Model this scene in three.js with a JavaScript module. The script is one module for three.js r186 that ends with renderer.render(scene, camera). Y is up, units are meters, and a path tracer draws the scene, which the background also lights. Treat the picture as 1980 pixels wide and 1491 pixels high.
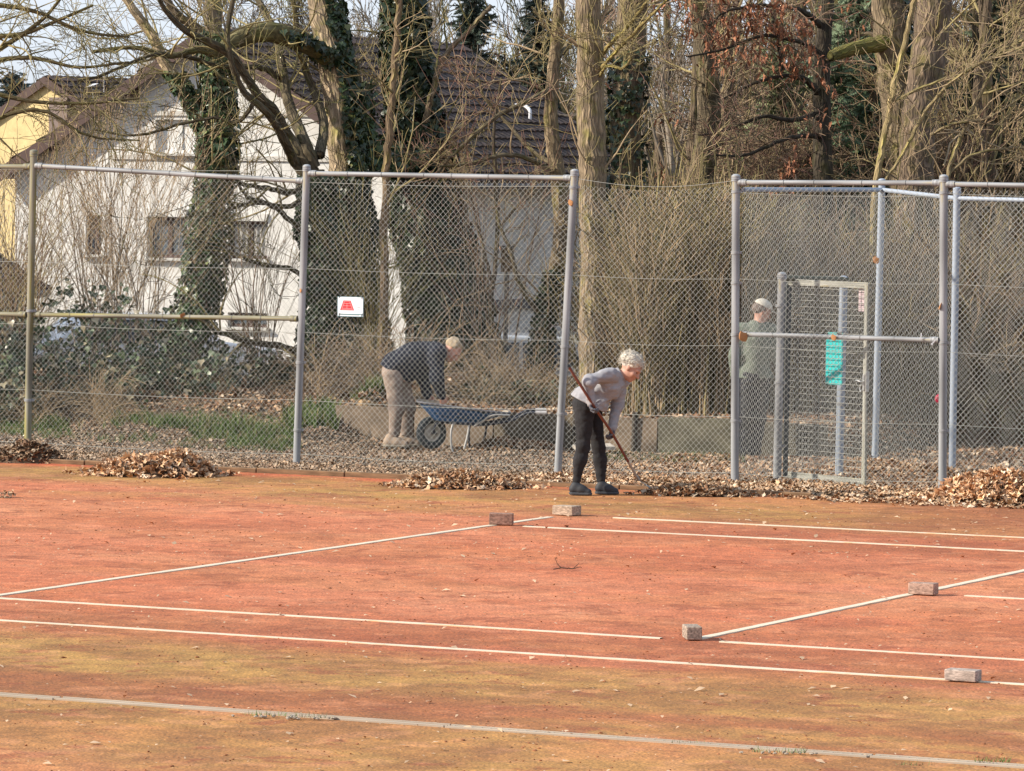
import * as THREE from 'three';
import { RoundedBoxGeometry } from 'three/addons/geometries/RoundedBoxGeometry.js';
import { mergeGeometries } from 'three/addons/utils/BufferGeometryUtils.js';

// ---------------------------------------------------------------- camera, sky, sun, exposure
const scene = new THREE.Scene();
const F = 9191, CX = 990, CY = 745.5, EYE = 3.12;            // focal length in photo pixels, eye height over the court
const camera = new THREE.PerspectiveCamera(2 * Math.atan(CY / F) * 180 / Math.PI, 1024 / 771, 0.5, 6000);
camera.rotation.order = 'YXZ';
camera.position.set(0, EYE, 0);
camera.rotation.set(-0.0465, 0, 0.01306);
camera.updateMatrixWorld(true);
const SUN = new THREE.Vector3(-0.86, 0.50, 0.18).normalize();

{ // a pale, thinly veiled spring sky (equirectangular, air only)
  const W = 256, H = 128, d = new Float32Array(W * H * 4);
  for (let y = 0; y < H; y++) for (let x = 0; x < W; x++) {
    const el = ((y + 0.5) / H - 0.5) * Math.PI, az = ((x + 0.5) / W) * 2 * Math.PI;
    const s = Math.max(0, Math.sin(el)), h = Math.exp(-s * 3.2);
    const dir = new THREE.Vector3(-Math.cos(el) * Math.cos(az), Math.sin(el), -Math.cos(el) * Math.sin(az));
    const g = Math.pow(Math.max(0, dir.dot(SUN)), 6) * 0.5;
    let r = 0.31 + 0.27 * h + g * 0.5, gg = 0.385 + 0.245 * h + g * 0.46, b = 0.52 + 0.165 * h + g * 0.38;
    if (el < 0) { r = 0.18; gg = 0.15; b = 0.11; }
    const i = (y * W + x) * 4; d[i] = r; d[i + 1] = gg; d[i + 2] = b; d[i + 3] = 1;
  }
  const t = new THREE.DataTexture(d, W, H, THREE.RGBAFormat, THREE.FloatType);
  t.mapping = THREE.EquirectangularReflectionMapping; t.magFilter = t.minFilter = THREE.LinearFilter; t.needsUpdate = true;
  scene.background = t; scene.environment = t;
  scene.backgroundIntensity = 1.0; scene.environmentIntensity = 1.0;
}
const sun = new THREE.DirectionalLight(new THREE.Color(1.0, 0.90, 0.76), 4.4);
sun.position.copy(SUN).multiplyScalar(120).add(new THREE.Vector3(0, 0, -60));
sun.target.position.set(0, 0, -60);
sun.castShadow = true; sun.shadow.radius = 2.6;
Object.assign(sun.shadow.camera, { left: -60, right: 60, top: 60, bottom: -60, near: 1, far: 300 });
sun.shadow.mapSize.set(4096, 4096);
scene.add(sun, sun.target);
const EXPOSURE = 1.5;

// ---------------------------------------------------------------- helpers
const V = (x, y, z) => new THREE.Vector3(x, y, z);
let seed = 1;
const reseed = (s) => { seed = s >>> 0; };
const rnd = () => { seed = (seed + 0x6d2b79f5) >>> 0; let t = Math.imul(seed ^ (seed >>> 15), 1 | seed); t = (t + Math.imul(t ^ (t >>> 7), 61 | t)) ^ t; return ((t ^ (t >>> 14)) >>> 0) / 4294967296; };
const rr = (a, b) => a + (b - a) * rnd();
const pick = (a) => a[Math.floor(rnd() * a.length)];
const clamp = (x, a = 0, b = 1) => Math.min(b, Math.max(a, x));
const sst = (a, b, x) => { const t = clamp((x - a) / (b - a)); return t * t * (3 - 2 * t); };
const lerp = (a, b, t) => a + (b - a) * t;
const hash = (x, y, z) => { let h = Math.imul(x, 374761393) ^ Math.imul(y, 668265263) ^ Math.imul(z, 1440662683); h = Math.imul(h ^ (h >>> 13), 1274126177); return ((h ^ (h >>> 16)) >>> 0) / 4294967296; };
function n2(x, y, s = 0) {
  const i = Math.floor(x), j = Math.floor(y); let f = x - i, g = y - j; f = f * f * (3 - 2 * f); g = g * g * (3 - 2 * g);
  const a = hash(i, j, s), b = hash(i + 1, j, s), c = hash(i, j + 1, s), d = hash(i + 1, j + 1, s);
  return a + (b - a) * f + (c - a) * g + (a - b - c + d) * f * g;
}
function n3(x, y, z) { const k = Math.floor(z); let f = z - k; f = f * f * (3 - 2 * f); return lerp(n2(x, y, k), n2(x, y, k + 1), f); }
const fbm = (x, y, o = 4, s = 0) => { let a = 0.5, t = 0, w = 0; for (let i = 0; i < o; i++) { t += a * n2(x, y, s + i * 17); w += a; a *= 0.5; x *= 2.03; y *= 2.03; } return t / w; };

// a point of the place seen at photo pixel (px, py), at a given distance / on a given level / on an upright plane of the court's grid
const ray = (px, py) => V((px - CX) / F, -(py - CY) / F, -1).applyEuler(camera.rotation);
const at = (px, py, d) => ray(px, py).multiplyScalar(d).add(camera.position);
const onY = (px, py, y = 0) => { const r = ray(px, py); return r.multiplyScalar((y - EYE) / r.y).add(camera.position); };
// the court's own grid: u along its length (towards the net), v across it (away from the camera)
const PSI = 0.451185, CU = Math.cos(PSI), SU = Math.sin(PSI), TX = -4.319, TZ = 32.4015;
const C = (u, v, y = 0) => V(TX + u * CU + v * SU, y, -(TZ - u * SU + v * CU));
const toUV = (p) => { const x = p.x - TX, z = -p.z - TZ; return [x * CU - z * SU, x * SU + z * CU]; };
const onV = (px, py, v) => { const r = ray(px, py), n = V(SU, 0, -CU), p0 = C(0, v); return r.multiplyScalar(p0.sub(camera.position).dot(n) / r.dot(n)).add(camera.position); };
const COURT_TURN = PSI;                                       // rotation.y that turns +x to u: see turnU
const turnU = -PSI;
// (u axis in world = (CU, 0, SU); rotation.y = a sends x to (cos a, 0, -sin a))

const used = new Map();
function numbered(name) { const n = used.get(name) ?? 0; used.set(name, n + 1); return n ? name + '_' + String(n).padStart(3, '0') : name; }
function tag(o, label, category, group, kind) { if (label) o.userData.label = label; if (category) o.userData.category = category; if (group) o.userData.group = group; if (kind) o.userData.kind = kind; return o; }
function shadowed(m) { m.castShadow = m.receiveShadow = true; return m; }
function thing(name, label, category, pos = V(0, 0, 0), turn = 0, group) { const o = new THREE.Group(); o.name = numbered(name); o.position.copy(pos); o.rotation.y = turn; scene.add(o); return tag(o, label, category, group); }
function mesh(name, geo, mat, parent, pos) {
  const g = Array.isArray(geo) ? mergeGeometries(geo.map((x) => { const y = x.index ? x.toNonIndexed() : x; for (const k of Object.keys(y.attributes)) if (!['position', 'normal', 'uv'].includes(k)) y.deleteAttribute(k); return y; })) : geo;
  const m = shadowed(new THREE.Mesh(g, mat)); m.name = parent ? name : numbered(name); if (pos) m.position.copy(pos); (parent ?? scene).add(m); return m;
}
function struct(name, geo, mat, label) { const m = mesh(name, geo, mat); m.userData.kind = 'structure'; if (label) m.userData.label = label; return m; }
function instances(name, geo, mat, list, parent, kind = 'stuff') { // list of [Matrix4, Color?]
  const m = shadowed(new THREE.InstancedMesh(geo, mat, list.length)); m.name = parent ? name : numbered(name);
  list.forEach(([M, c], i) => { m.setMatrixAt(i, M); if (c) m.setColorAt(i, c); });
  if (kind) m.userData.kind = kind; (parent ?? scene).add(m); return m;
}
const Q = () => new THREE.Quaternion();
const col = (r, g, b) => new THREE.Color().setRGB(r, g, b);
const hex = (h) => new THREE.Color(h);
const mat4 = (p, q, s) => new THREE.Matrix4().compose(p, q, typeof s === 'number' ? V(s, s, s) : s);
const rand3 = () => { const z = rr(-1, 1), a = rr(0, 6.283), r = Math.sqrt(1 - z * z); return V(r * Math.cos(a), z, r * Math.sin(a)); };
const UPV = V(0, 1, 0);

class MB { // mesh builder: tapered tubes and quads in one geometry, with vertex colours
  constructor() { this.p = []; this.n = []; this.u = []; this.c = []; this.i = []; }
  v(p, n, u, w, c) { this.p.push(p.x, p.y, p.z); this.n.push(n.x, n.y, n.z); this.u.push(u, w); this.c.push(c.r, c.g, c.b); return this.p.length / 3 - 1; }
  tube(pts, rad, sides = 4, c = WHITE, wob = 0, close = true) {
    const N = pts.length; let up = Math.abs(V(0, 0, 0).subVectors(pts[N - 1], pts[0]).normalize().z) > 0.9 ? V(1, 0, 0) : V(0, 0, 1); let len = 0, base = [];
    const ph = rnd() * 99;
    for (let k = 0; k < N; k++) {
      const t = V(0, 0, 0).subVectors(pts[Math.min(N - 1, k + 1)], pts[Math.max(0, k - 1)]).normalize();
      const s = V(0, 0, 0).crossVectors(up, t).normalize(); up = V(0, 0, 0).crossVectors(t, s).normalize();
      if (k) len += pts[k].distanceTo(pts[k - 1]);
      const r = rad[k], cc = Array.isArray(c) ? c[k] : c; base.push(this.p.length / 3);
      for (let j = 0; j <= sides; j++) {
        const a = (j % sides) / sides * 6.28318, x = Math.cos(a), y = Math.sin(a);
        const n = V(s.x * x + up.x * y, s.y * x + up.y * y, s.z * x + up.z * y);
        const w = wob ? 1 + wob * (n2(ph + Math.cos(a) * 1.3 + 9, len * 0.8 / Math.max(0.1, r * 4) + Math.sin(a) * 1.3) - 0.5) * 2 : 1;
        this.v(V(pts[k].x + n.x * r * w, pts[k].y + n.y * r * w, pts[k].z + n.z * r * w), n, j / sides * Math.max(1, Math.round(6.28 * rad[0] / 0.5)) * 0.5, len, cc);
      }
      if (k) for (let j = 0; j < sides; j++) { const a = base[k - 1] + j, b = base[k] + j; this.i.push(a, a + 1, b, b, a + 1, b + 1); }
    }
    if (close) for (const k of [0, N - 1]) { const n = V(0, 0, 0).subVectors(pts[k], pts[k ? k - 1 : 1]).normalize(), m = this.v(pts[k], n, 0, 0, Array.isArray(c) ? c[k] : c); for (let j = 0; j < sides; j++) k ? this.i.push(m, base[k] + j, base[k] + j + 1) : this.i.push(m, base[k] + j + 1, base[k] + j); }
    return this;
  }
  geo() {
    const g = new THREE.BufferGeometry();
    g.setAttribute('position', new THREE.BufferAttribute(new Float32Array(this.p), 3)); g.setAttribute('normal', new THREE.BufferAttribute(new Float32Array(this.n), 3));
    g.setAttribute('uv', new THREE.BufferAttribute(new Float32Array(this.u), 2)); g.setAttribute('color', new THREE.BufferAttribute(new Float32Array(this.c), 3));
    g.setIndex(new THREE.BufferAttribute(new Uint32Array(this.i), 1)); return g;
  }
  build(name, mat, parent) { return mesh(name, this.geo(), mat, parent); }
}
const WHITE = col(1, 1, 1);
const curve = (pts, n) => new THREE.CatmullRomCurve3(pts, false, 'centripetal').getPoints(n);
const box = (w, h, d, x = 0, y = 0, z = 0, r = 0) => { const g = r ? new RoundedBoxGeometry(w, h, d, 2, r) : new THREE.BoxGeometry(w, h, d); g.translate(x, y, z); return g; };
function rod(a, b, r, sides = 12) { const g = new THREE.CylinderGeometry(r, r, a.distanceTo(b), sides, 1); g.applyQuaternion(Q().setFromUnitVectors(UPV, V(0, 0, 0).subVectors(b, a).normalize())); g.translate((a.x + b.x) / 2, (a.y + b.y) / 2, (a.z + b.z) / 2); return g; }
function pipe(pts, r, n = 24, sides = 10) { return new THREE.TubeGeometry(new THREE.CatmullRomCurve3(pts, false, 'centripetal'), n, r, sides, false); }

function tex(w, h, f, srgb = true) { // f(x, y) -> [r, g, b] linear-looking sRGB 0..255, or a grey number
  const d = new Uint8Array(w * h * 4);
  for (let y = 0; y < h; y++) for (let x = 0; x < w; x++) { const c = f(x / w, y / h, x, y), i = (y * w + x) * 4; if (typeof c === 'number') d[i] = d[i + 1] = d[i + 2] = clamp(c, 0, 255); else { d[i] = clamp(c[0], 0, 255); d[i + 1] = clamp(c[1], 0, 255); d[i + 2] = clamp(c[2], 0, 255); } d[i + 3] = 255; }
  const t = new THREE.DataTexture(d, w, h, THREE.RGBAFormat, THREE.UnsignedByteType); t.wrapS = t.wrapT = THREE.RepeatWrapping; t.magFilter = THREE.LinearFilter; t.minFilter = THREE.LinearMipmapLinearFilter; t.generateMipmaps = true;
  if (srgb) t.colorSpace = THREE.SRGBColorSpace; t.needsUpdate = true; return t;
}
const tile = (x, y, p, o, s = 0) => { // tiling noise of period p
  let a = 0.5, t = 0, w = 0; for (let i = 0; i < o; i++) { const q = p << i, X = x * q, Y = y * q, xi = Math.floor(X), yi = Math.floor(Y); let f = X - xi, g = Y - yi; f = f * f * (3 - 2 * f); g = g * g * (3 - 2 * g); const h = (i2, j2) => hash(((i2 % q) + q) % q, ((j2 % q) + q) % q, s + i * 31);
    t += a * lerp(lerp(h(xi, yi), h(xi + 1, yi), f), lerp(h(xi, yi + 1), h(xi + 1, yi + 1), f), g); w += a; a *= 0.55; } return t / w; };
const std = (o) => new THREE.MeshStandardMaterial({ roughness: 0.9, metalness: 0, ...o });

// ---------------------------------------------------------------- materials
const barkBump = tex(256, 512, (x, y) => { const w = x * 1 + 0.12 * (tile(x, y, 4, 3, 5) - 0.5); const r = tile(w, y * 0.5 + 0.0, 16, 3, 9); const f = Math.abs(tile(x + 0.05 * tile(x, y, 8, 2, 3), y * 0.25, 24, 2, 77) - 0.5) * 2; return 255 * clamp(0.25 + 0.9 * Math.pow(f, 0.8) * (0.5 + r)); }, false);
const barkMap = tex(256, 512, (x, y) => { const m = tile(x, y, 6, 5, 41), f = Math.abs(tile(x + 0.05 * tile(x, y, 8, 2, 3), y * 0.25, 24, 2, 77) - 0.5) * 2; const g = 150 + 85 * (m - 0.5) + 70 * clamp(f * 1.5, 0, 1); const moss = sst(0.42, 0.85, tile(x, y, 7, 5, 133)); return [g * lerp(1, 0.92, moss), g * lerp(0.97, 0.95, moss), g * lerp(0.93, 0.68, moss)]; });
const M = {
  bark: std({ map: barkMap, bumpMap: barkBump, bumpScale: 0.03, vertexColors: true, roughness: 1 }),
  twig: std({ vertexColors: true, roughness: 0.95 }),
  ivy: std({ color: 0xffffff, roughness: 0.38, side: THREE.DoubleSide }),
  leaf: std({ color: 0xffffff, roughness: 0.75, side: THREE.DoubleSide }),
  galv: std({ color: col(0.50, 0.52, 0.54), roughness: 0.55, metalness: 0.1, map: tex(128, 256, (x, y) => { const a = 200 + 55 * (tile(x, y, 5, 4, 3) - 0.5) * 2, r = sst(0.62, 0.8, tile(x, y, 4, 4, 61)); return [a, a * (1 - 0.06 * r), a * (1 - 0.22 * r)]; }) }),
  galvOld: std({ color: col(0.40, 0.38, 0.29), roughness: 0.7, metalness: 0.05, map: tex(128, 256, (x, y) => { const a = 190 + 80 * (tile(x, y, 5, 4, 8) - 0.5) * 2, r = sst(0.5, 0.75, tile(x, y, 6, 4, 21)); return [a, a * (1 - 0.03 * r), a * (1 - 0.3 * r)]; }) }),
  wire: std({ color: col(0.40, 0.40, 0.37), roughness: 0.55, metalness: 0.3 }),
};
// ---------------------------------------------------------------- the court (clay) and the ground
const FENCE_V = 15.9, KERB_V = 14.42, WALL_V = 19.75;
function H(x, z) { // height of the ground at a world point
  const [u, v] = toUV(V(x, 0, z)); let h = -0.05;
  h += 0.055 * sst(KERB_V, KERB_V + 0.5, v);
  const left = 1 - sst(-6.95, -6.3, u);
  h += left * 0.42 * sst(17.6, 22.5, v) * (0.8 + 0.5 * n2(x * 0.6, z * 0.6, 4));
  h += 0.34 * sst(WALL_V + 0.02, WALL_V + 0.25, v) * sst(-7.2, -6.6, u) * (1 - sst(-1.2, -0.7, u) * (1 - sst(22, 27, v)));
  const fall = sst(23, 42, v) * (1 - 0.6 * sst(3, 8, x));
  h -= fall * 1.55;
  if (v > KERB_V) h += (0.02 + 0.08 * sst(16.5, 19.5, v)) * (fbm(x * 0.9, z * 0.9, 3, 2) - 0.5) + (0.008 + 0.022 * sst(16.5, 19, v)) * (n2(x * 4, z * 4, 8) - 0.5);
  return h;
}
{ // the court sheet, its colours laid out in metres
  const W = 1536, Hh = 1536, X0 = -7, X1 = 8, Z0 = 20, Z1 = 52;
  const mix = (a, b, t) => [a[0] + (b[0] - a[0]) * t, a[1] + (b[1] - a[1]) * t, a[2] + (b[2] - a[2]) * t];
  const clay = [190, 108, 70], pink = [202, 131, 95], dark = [150, 80, 46], moss = [172, 130, 68], mossD = [150, 104, 56], red = [186, 90, 54];
  const map = tex(W, Hh, (fx, fy) => {
    const x = X0 + fx * (X1 - X0), z = -(Z0 + fy * (Z1 - Z0)); const [u, v] = toUV(V(x, 0, z));
    const big = fbm(u * 0.35, v * 0.6, 4, 1), mid = fbm(u * 1.3 + 7, v * 1.6, 5, 2), fine = fbm(u * 9, v * 9, 3, 3), grain = hash(Math.round(fx * W), Math.round(fy * Hh), 5), streak = fbm(u * 2.4 + 0.6 * mid, v * 2.6, 5, 9);
    let c = mix(clay, pink, clamp(big * 1.6 - 0.4 + 0.4 * (streak - 0.5)));
    c = mix(c, dark, 0.36 * sst(0.50, 0.70, mid)); c = mix(c, moss, (0.12 + 0.45 * sst(1.2, -0.2, v) + 0.45 * sst(10, 11.4, v)) * sst(0.48, 0.64, fbm(u * 0.6 + 31, v * 1.3, 4, 61)));
    // trodden brown along the sidelines
    const near = sst(2.6, 0.3, v) * sst(-1.4, 0.1, v) + sst(8.4, 9.8, v) * (1 - sst(11.6, 13, v)) * sst(-1.0, 2.5, u);
    c = mix(c, dark, clamp(near * (0.35 + 0.9 * mid)) * 0.72);
    // moss in bands outside the lines
    const m1 = sst(-0.25, -1.3, v) * (0.78 + 0.22 * sst(7, 1, u)) * (1 - 0.6 * sst(-4.6, -5.8, v) * sst(7, 3, u + 2 * (v + 6)));
    const m2 = sst(11.6, 12.6, v) * (1 - sst(14.0, 14.5, v) * (1 - sst(-1.5, 0.5, u))) * 0.95;
    const m3 = 0.8 * sst(10.2, 11.6, v) * (1 - sst(12, 13, v)) * sst(-6, -2, u) ; const mm = clamp((m1 + m2 + m3 * 0.7) * (0.5 + 0.5 * sst(0.34, 0.56, 0.4 * big + 0.3 * streak + 0.3 * mid)) * 1.1);
    c = mix(c, mix(moss, mossD, sst(0.40, 0.62, 0.45 * mid + 0.55 * streak)), mm);
    const br = sst(-2.2, -2.9, v) * sst(-4.0, -3.3, v) * sst(0.42, 0.6, fbm(u * 0.4 + 3, v * 1.2, 3, 21));
    c = mix(c, [146, 80, 48], br * 0.6);
    c = mix(c, dark, 0.65 * sst(11.0, 12.2, v) * sst(1.5, 4.5, u + 0.35 * (v - 11)));
    c = mix(c, red, sst(13.5, 14.3, v) * (1 - sst(-1, 1.5, u)) * (0.35 + 0.6 * sst(0.35, 0.6, mid)));
    // clods, scuffs, pale grit
    const scuff = sst(0.57, 0.68, fbm(u * 3.6, v * 3.6, 4, 31)) * sst(0.42, 0.62, fine); c = mix(c, [126, 66, 40], scuff * 0.55); const pale = sst(0.6, 0.72, fbm(u * 5 + 9, v * 5, 3, 71)); c = mix(c, [216, 150, 112], pale * 0.28);
    const k = 0.85 + 0.24 * fine + 0.17 * (grain - 0.5) + (grain > 0.985 ? 0.16 : 0);
    return [c[0] * k, c[1] * k, c[2] * k];
  });
  map.wrapS = map.wrapT = THREE.MirroredRepeatWrapping;
  const bump = tex(512, 512, (x, y) => 255 * (0.4 * tile(x, y, 5, 3, 13) + 0.35 * tile(x, y, 24, 4, 3) + 0.25 * tile(x, y, 100, 2, 8)), false); bump.repeat.set(10, 22);
  const g = new THREE.PlaneGeometry(60, 64.4 + 0, 120, 120); g.rotateX(-Math.PI / 2); // in court axes: u -30..30, v -50..14.4
  const p = g.attributes.position, uv = g.attributes.uv;
  for (let i = 0; i < p.count; i++) { const u = p.getX(i), v = -p.getZ(i) - 32.2 + KERB_V; const q = C(u, v, 0.0); const y = -0.002 + 0.005 * (fbm(q.x * 0.8, q.z * 0.8, 3, 4) - 0.5) ; p.setXYZ(i, q.x, y, q.z); uv.setXY(i, (q.x - X0) / (X1 - X0), (-q.z - Z0) / (Z1 - Z0)); }
  g.computeVertexNormals();
  struct('tennis_court', g, std({ map, bumpMap: bump, bumpScale: 0.022, roughness: 1 }), 'orange red clay tennis court with ochre moss along its edges');
}
{ // earth and leaf mould around and beyond, out to the horizon
  const ax = [-1800, -600, -200, -80, -40, -24], az = [60, 10, -10, -20]; for (let x = -16; x <= 16.01; x += 0.25) ax.push(x); ax.push(24, 40, 80, 200, 600, 1800);
  for (let z = 28; z < 44; z += 4) az.push(-z); for (let z = 44; z <= 62; z += 0.2) az.push(-z); for (const z of [63, 64, 66, 68, 71, 75, 80, 86, 94, 105, 120, 150, 220, 400, 900, 3000]) az.push(-z);
  const p = [], uv = [], id = []; for (const z of az) for (const x of ax) { p.push(x, H(x, z), z); uv.push(x / 2, z / 2); }
  const n = ax.length; for (let j = 0; j < az.length - 1; j++) for (let i = 0; i < n - 1; i++) { const a = j * n + i; id.push(a, a + 1, a + n, a + n, a + 1, a + n + 1); }
  const g = new THREE.BufferGeometry(); g.setAttribute('position', new THREE.Float32BufferAttribute(p, 3)); g.setAttribute('uv', new THREE.Float32BufferAttribute(uv, 2)); g.setIndex(id); g.computeVertexNormals();
  const map = tex(512, 512, (x, y) => { const a = tile(x, y, 12, 5, 3), b = tile(x, y, 40, 3, 19), l = sst(0.58, 0.7, b); const k = 0.55 + 0.9 * a; return [lerp(84, 150, l) * k, lerp(70, 124, l) * k, lerp(52, 92, l) * k]; });
  struct('ground', g, std({ map, roughness: 1, bumpMap: map, bumpScale: 0.03 }), 'brown earth and leaf mould behind the clay court');
}
// ---------------------------------------------------------------- white line tapes
const tapeMat = std({ color: col(0.86, 0.77, 0.60), roughness: 0.7, map: tex(64, 1024, (x, y) => { const a = 235 + 40 * (tile(x, y, 8, 4, 4) - 0.5), d = sst(0.58, 0.75, tile(x, y * 1, 24, 3, 9)); return [a, a * (1 - 0.12 * d), a * (1 - 0.25 * d)]; }) });
function line(label, u0, v0, u1, v1, w = 0.05) {
  const L = Math.hypot(u1 - u0, v1 - v0), n = Math.ceil(L / 0.06), du = (u1 - u0) / L, dv = (v1 - v0) / L, p = [], uv = [], id = []; const y = 0.004;
  for (let k = 0; k <= n; k++) {
    const s = k / n * L, wav = 0.008 * (n2(s * 0.35, v0 * 3 + u0, 7) - 0.5) * 2;
    for (const [o, h] of [[-1, -0.02], [-1, y], [1, y], [1, -0.02]]) { const e = o * (w / 2 + 0.010 * (n2(s * 7, o * 5 + v0, 3) - 0.6)) + wav; const q = C(u0 + du * s - dv * e, v0 + dv * s + du * e, h + (h > 0 ? 0.002 * n2(s * 1.2, v0, 6) : 0)); p.push(q.x, q.y, q.z); uv.push(o * 0.5 + 0.5, s / 4); }
    if (k) { const a = (k - 1) * 4, b = k * 4; for (let j = 0; j < 3; j++) id.push(a + j, b + j, a + j + 1, a + j + 1, b + j, b + j + 1); }
  }
  const g = new THREE.BufferGeometry(); g.setAttribute('position', new THREE.Float32BufferAttribute(p, 3)); g.setAttribute('uv', new THREE.Float32BufferAttribute(uv, 2)); g.setIndex(id);
  const m = mesh('court_line', g.toNonIndexed(), tapeMat); m.geometry.computeVertexNormals(); m.material.side = THREE.DoubleSide; tag(m, label, 'court line');
  return m;
}
line('white baseline tape running diagonally from the left edge to the two far bricks', 0, -0.02, 0, 10.72, 0.07);
line('nearest full-length white sideline tape, running under the front right brick', -0.02, 0, 14, 0);
line('white sideline tape starting at the left edge, to the small square brick', 0.1, 1.37, 5.26, 1.37, 0.045);
line('white sideline tape running right from below the small square brick', 5.68, 1.37, 14, 1.37, 0.045);
line('white sideline tape running right from the brick on the baseline', 0.28, 9.60, 14, 9.60, 0.05);
line('farthest white sideline tape, starting right of the woman and the far brick', 0.5, 10.97, 14, 10.97, 0.042);
line('white service line tape between the small square brick and the pinkish brick', 5.485, 1.46, 5.485, 5.38, 0.07);
line('white service line tape running up right from behind the pinkish brick', 5.485, 5.72, 5.485, 9.55, 0.07);
line('short white centre line tape right of the pinkish brick', 5.86, 5.485, 14, 5.485, 0.045);

// ---------------------------------------------------------------- drain channel between two courts
{
  const segs = [], cm = std({ color: col(0.66, 0.59, 0.51), roughness: 0.9, map: tex(128, 256, (x, y) => { const a = 205 + 90 * (tile(x, y, 6, 5, 4) - 0.5); return [a, a * 0.97, a * 0.93]; }) });
  const t = thing('drain_channel', 'grey ribbed drain channel crossing the foreground between two courts', 'drain channel');
  let u = -2.2, k = 0; const ends = [];
  while (u < 14) {
    const L = k === 0 ? 5.95 : 2.52, v = -3.8 + (k % 2 ? 0.012 : 0), parts = [];
    const b = (w, h, d, x, y, z) => { const g = box(w, h, d, x, y, z, Math.min(w, h, d) * 0.2); g.rotateY(turnU); const q = C(u + L / 2, v); g.translate(q.x, 0, q.z); parts.push(g); };
    b(L - 0.012, 0.05, 0.014, 0, -0.015, 0.04); b(L - 0.012, 0.05, 0.014, 0, -0.015, -0.04); b(L - 0.012, 0.02, 0.066, 0, -0.018, 0); b(L - 0.012, 0.04, 0.010, 0, -0.013, 0);
    if (k > 1) for (let s = 0.03; s < L; s += 0.055) b(0.02, 0.03, 0.066, s - L / 2, -0.009, 0);
    mesh('channel_segment', parts, cm, t); u += L; k++;
  }
}
// ---------------------------------------------------------------- paving bricks holding the lines down
{
  const stone = (r, g, b, s) => std({ color: col(r, g, b), roughness: 0.95, map: tex(128, 128, (x, y) => { const a = 200 + 150 * (tile(x, y, 10, 4, s) - 0.5) + 30 * (hash(Math.floor(x * 128), Math.floor(y * 128), s) - 0.5); return [a, a, a]; }), bumpMap: null });
  const br = (px, py, w, h, d, turn, m, label) => {
    const g = new RoundedBoxGeometry(w, h, d, 3, 0.008), p = g.attributes.position; for (let i = 0; i < p.count; i++) { const e = 0.006 * (n3(p.getX(i) * 30 + px, p.getY(i) * 30, p.getZ(i) * 30 + 50) - 0.5); p.setXYZ(i, p.getX(i) + e, p.getY(i) + e, p.getZ(i) + e); }
    g.computeVertexNormals();
    const q = onY(px, py), o = mesh('paving_brick', g, m, null, V(q.x, h / 2 + 0.004, q.z - d * 0.35)); o.rotation.y = turn; tag(o, label, 'brick', 'paving bricks lying on the court lines');
  };
  br(969, 1016, 0.21, 0.10, 0.1, -0.05, stone(0.50, 0.29, 0.215, 4), 'reddish brown brick standing on the corner of the baseline, left of the woman');
  br(1096, 997, 0.21, 0.082, 0.16, -0.55, stone(0.66, 0.50, 0.37, 7), 'pale buff brick at the far corner, just below the feet of the woman');
  br(1339, 1238, 0.105, 0.088, 0.2, 0.12, stone(0.52, 0.41, 0.32, 9), 'small square-looking brick end at the near end of the service line');
  br(1786, 1151, 0.2, 0.085, 0.11, -0.42, stone(0.60, 0.40, 0.31, 11), 'pinkish brick on the service line at the centre line, near the right edge');
  br(1863, 1319, 0.205, 0.07, 0.11, -0.45, stone(0.66, 0.54, 0.46, 15), 'grey buff brick lying on the nearest sideline, at the lower right');
}
// ---------------------------------------------------------------- kerb board along the court's far edge
{
  const km = std({ color: col(0.36, 0.23, 0.14), roughness: 1, map: tex(64, 512, (x, y) => { const a = 190 + 120 * (tile(x, y, 8, 5, 44) - 0.5); return [a, a * 0.97, a * 0.92]; }) });
  const t = thing('court_kerb', 'brown earth-stained kerb along the far left edge of the clay', 'kerb');
  for (let u = -14; u < 1.0; u += 1.0) { const g = box(0.992, 0.14, 0.055, 0, 0.0, 0, 0.012); g.rotateZ(rr(-0.004, 0.004)); g.rotateY(turnU + rr(-0.008, 0.008)); const q = C(u + 0.5, KERB_V - 0.02); g.translate(q.x, -0.02 + rr(-0.01, 0.008), q.z); mesh('kerb_stone', g, km, t); }
}
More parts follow.
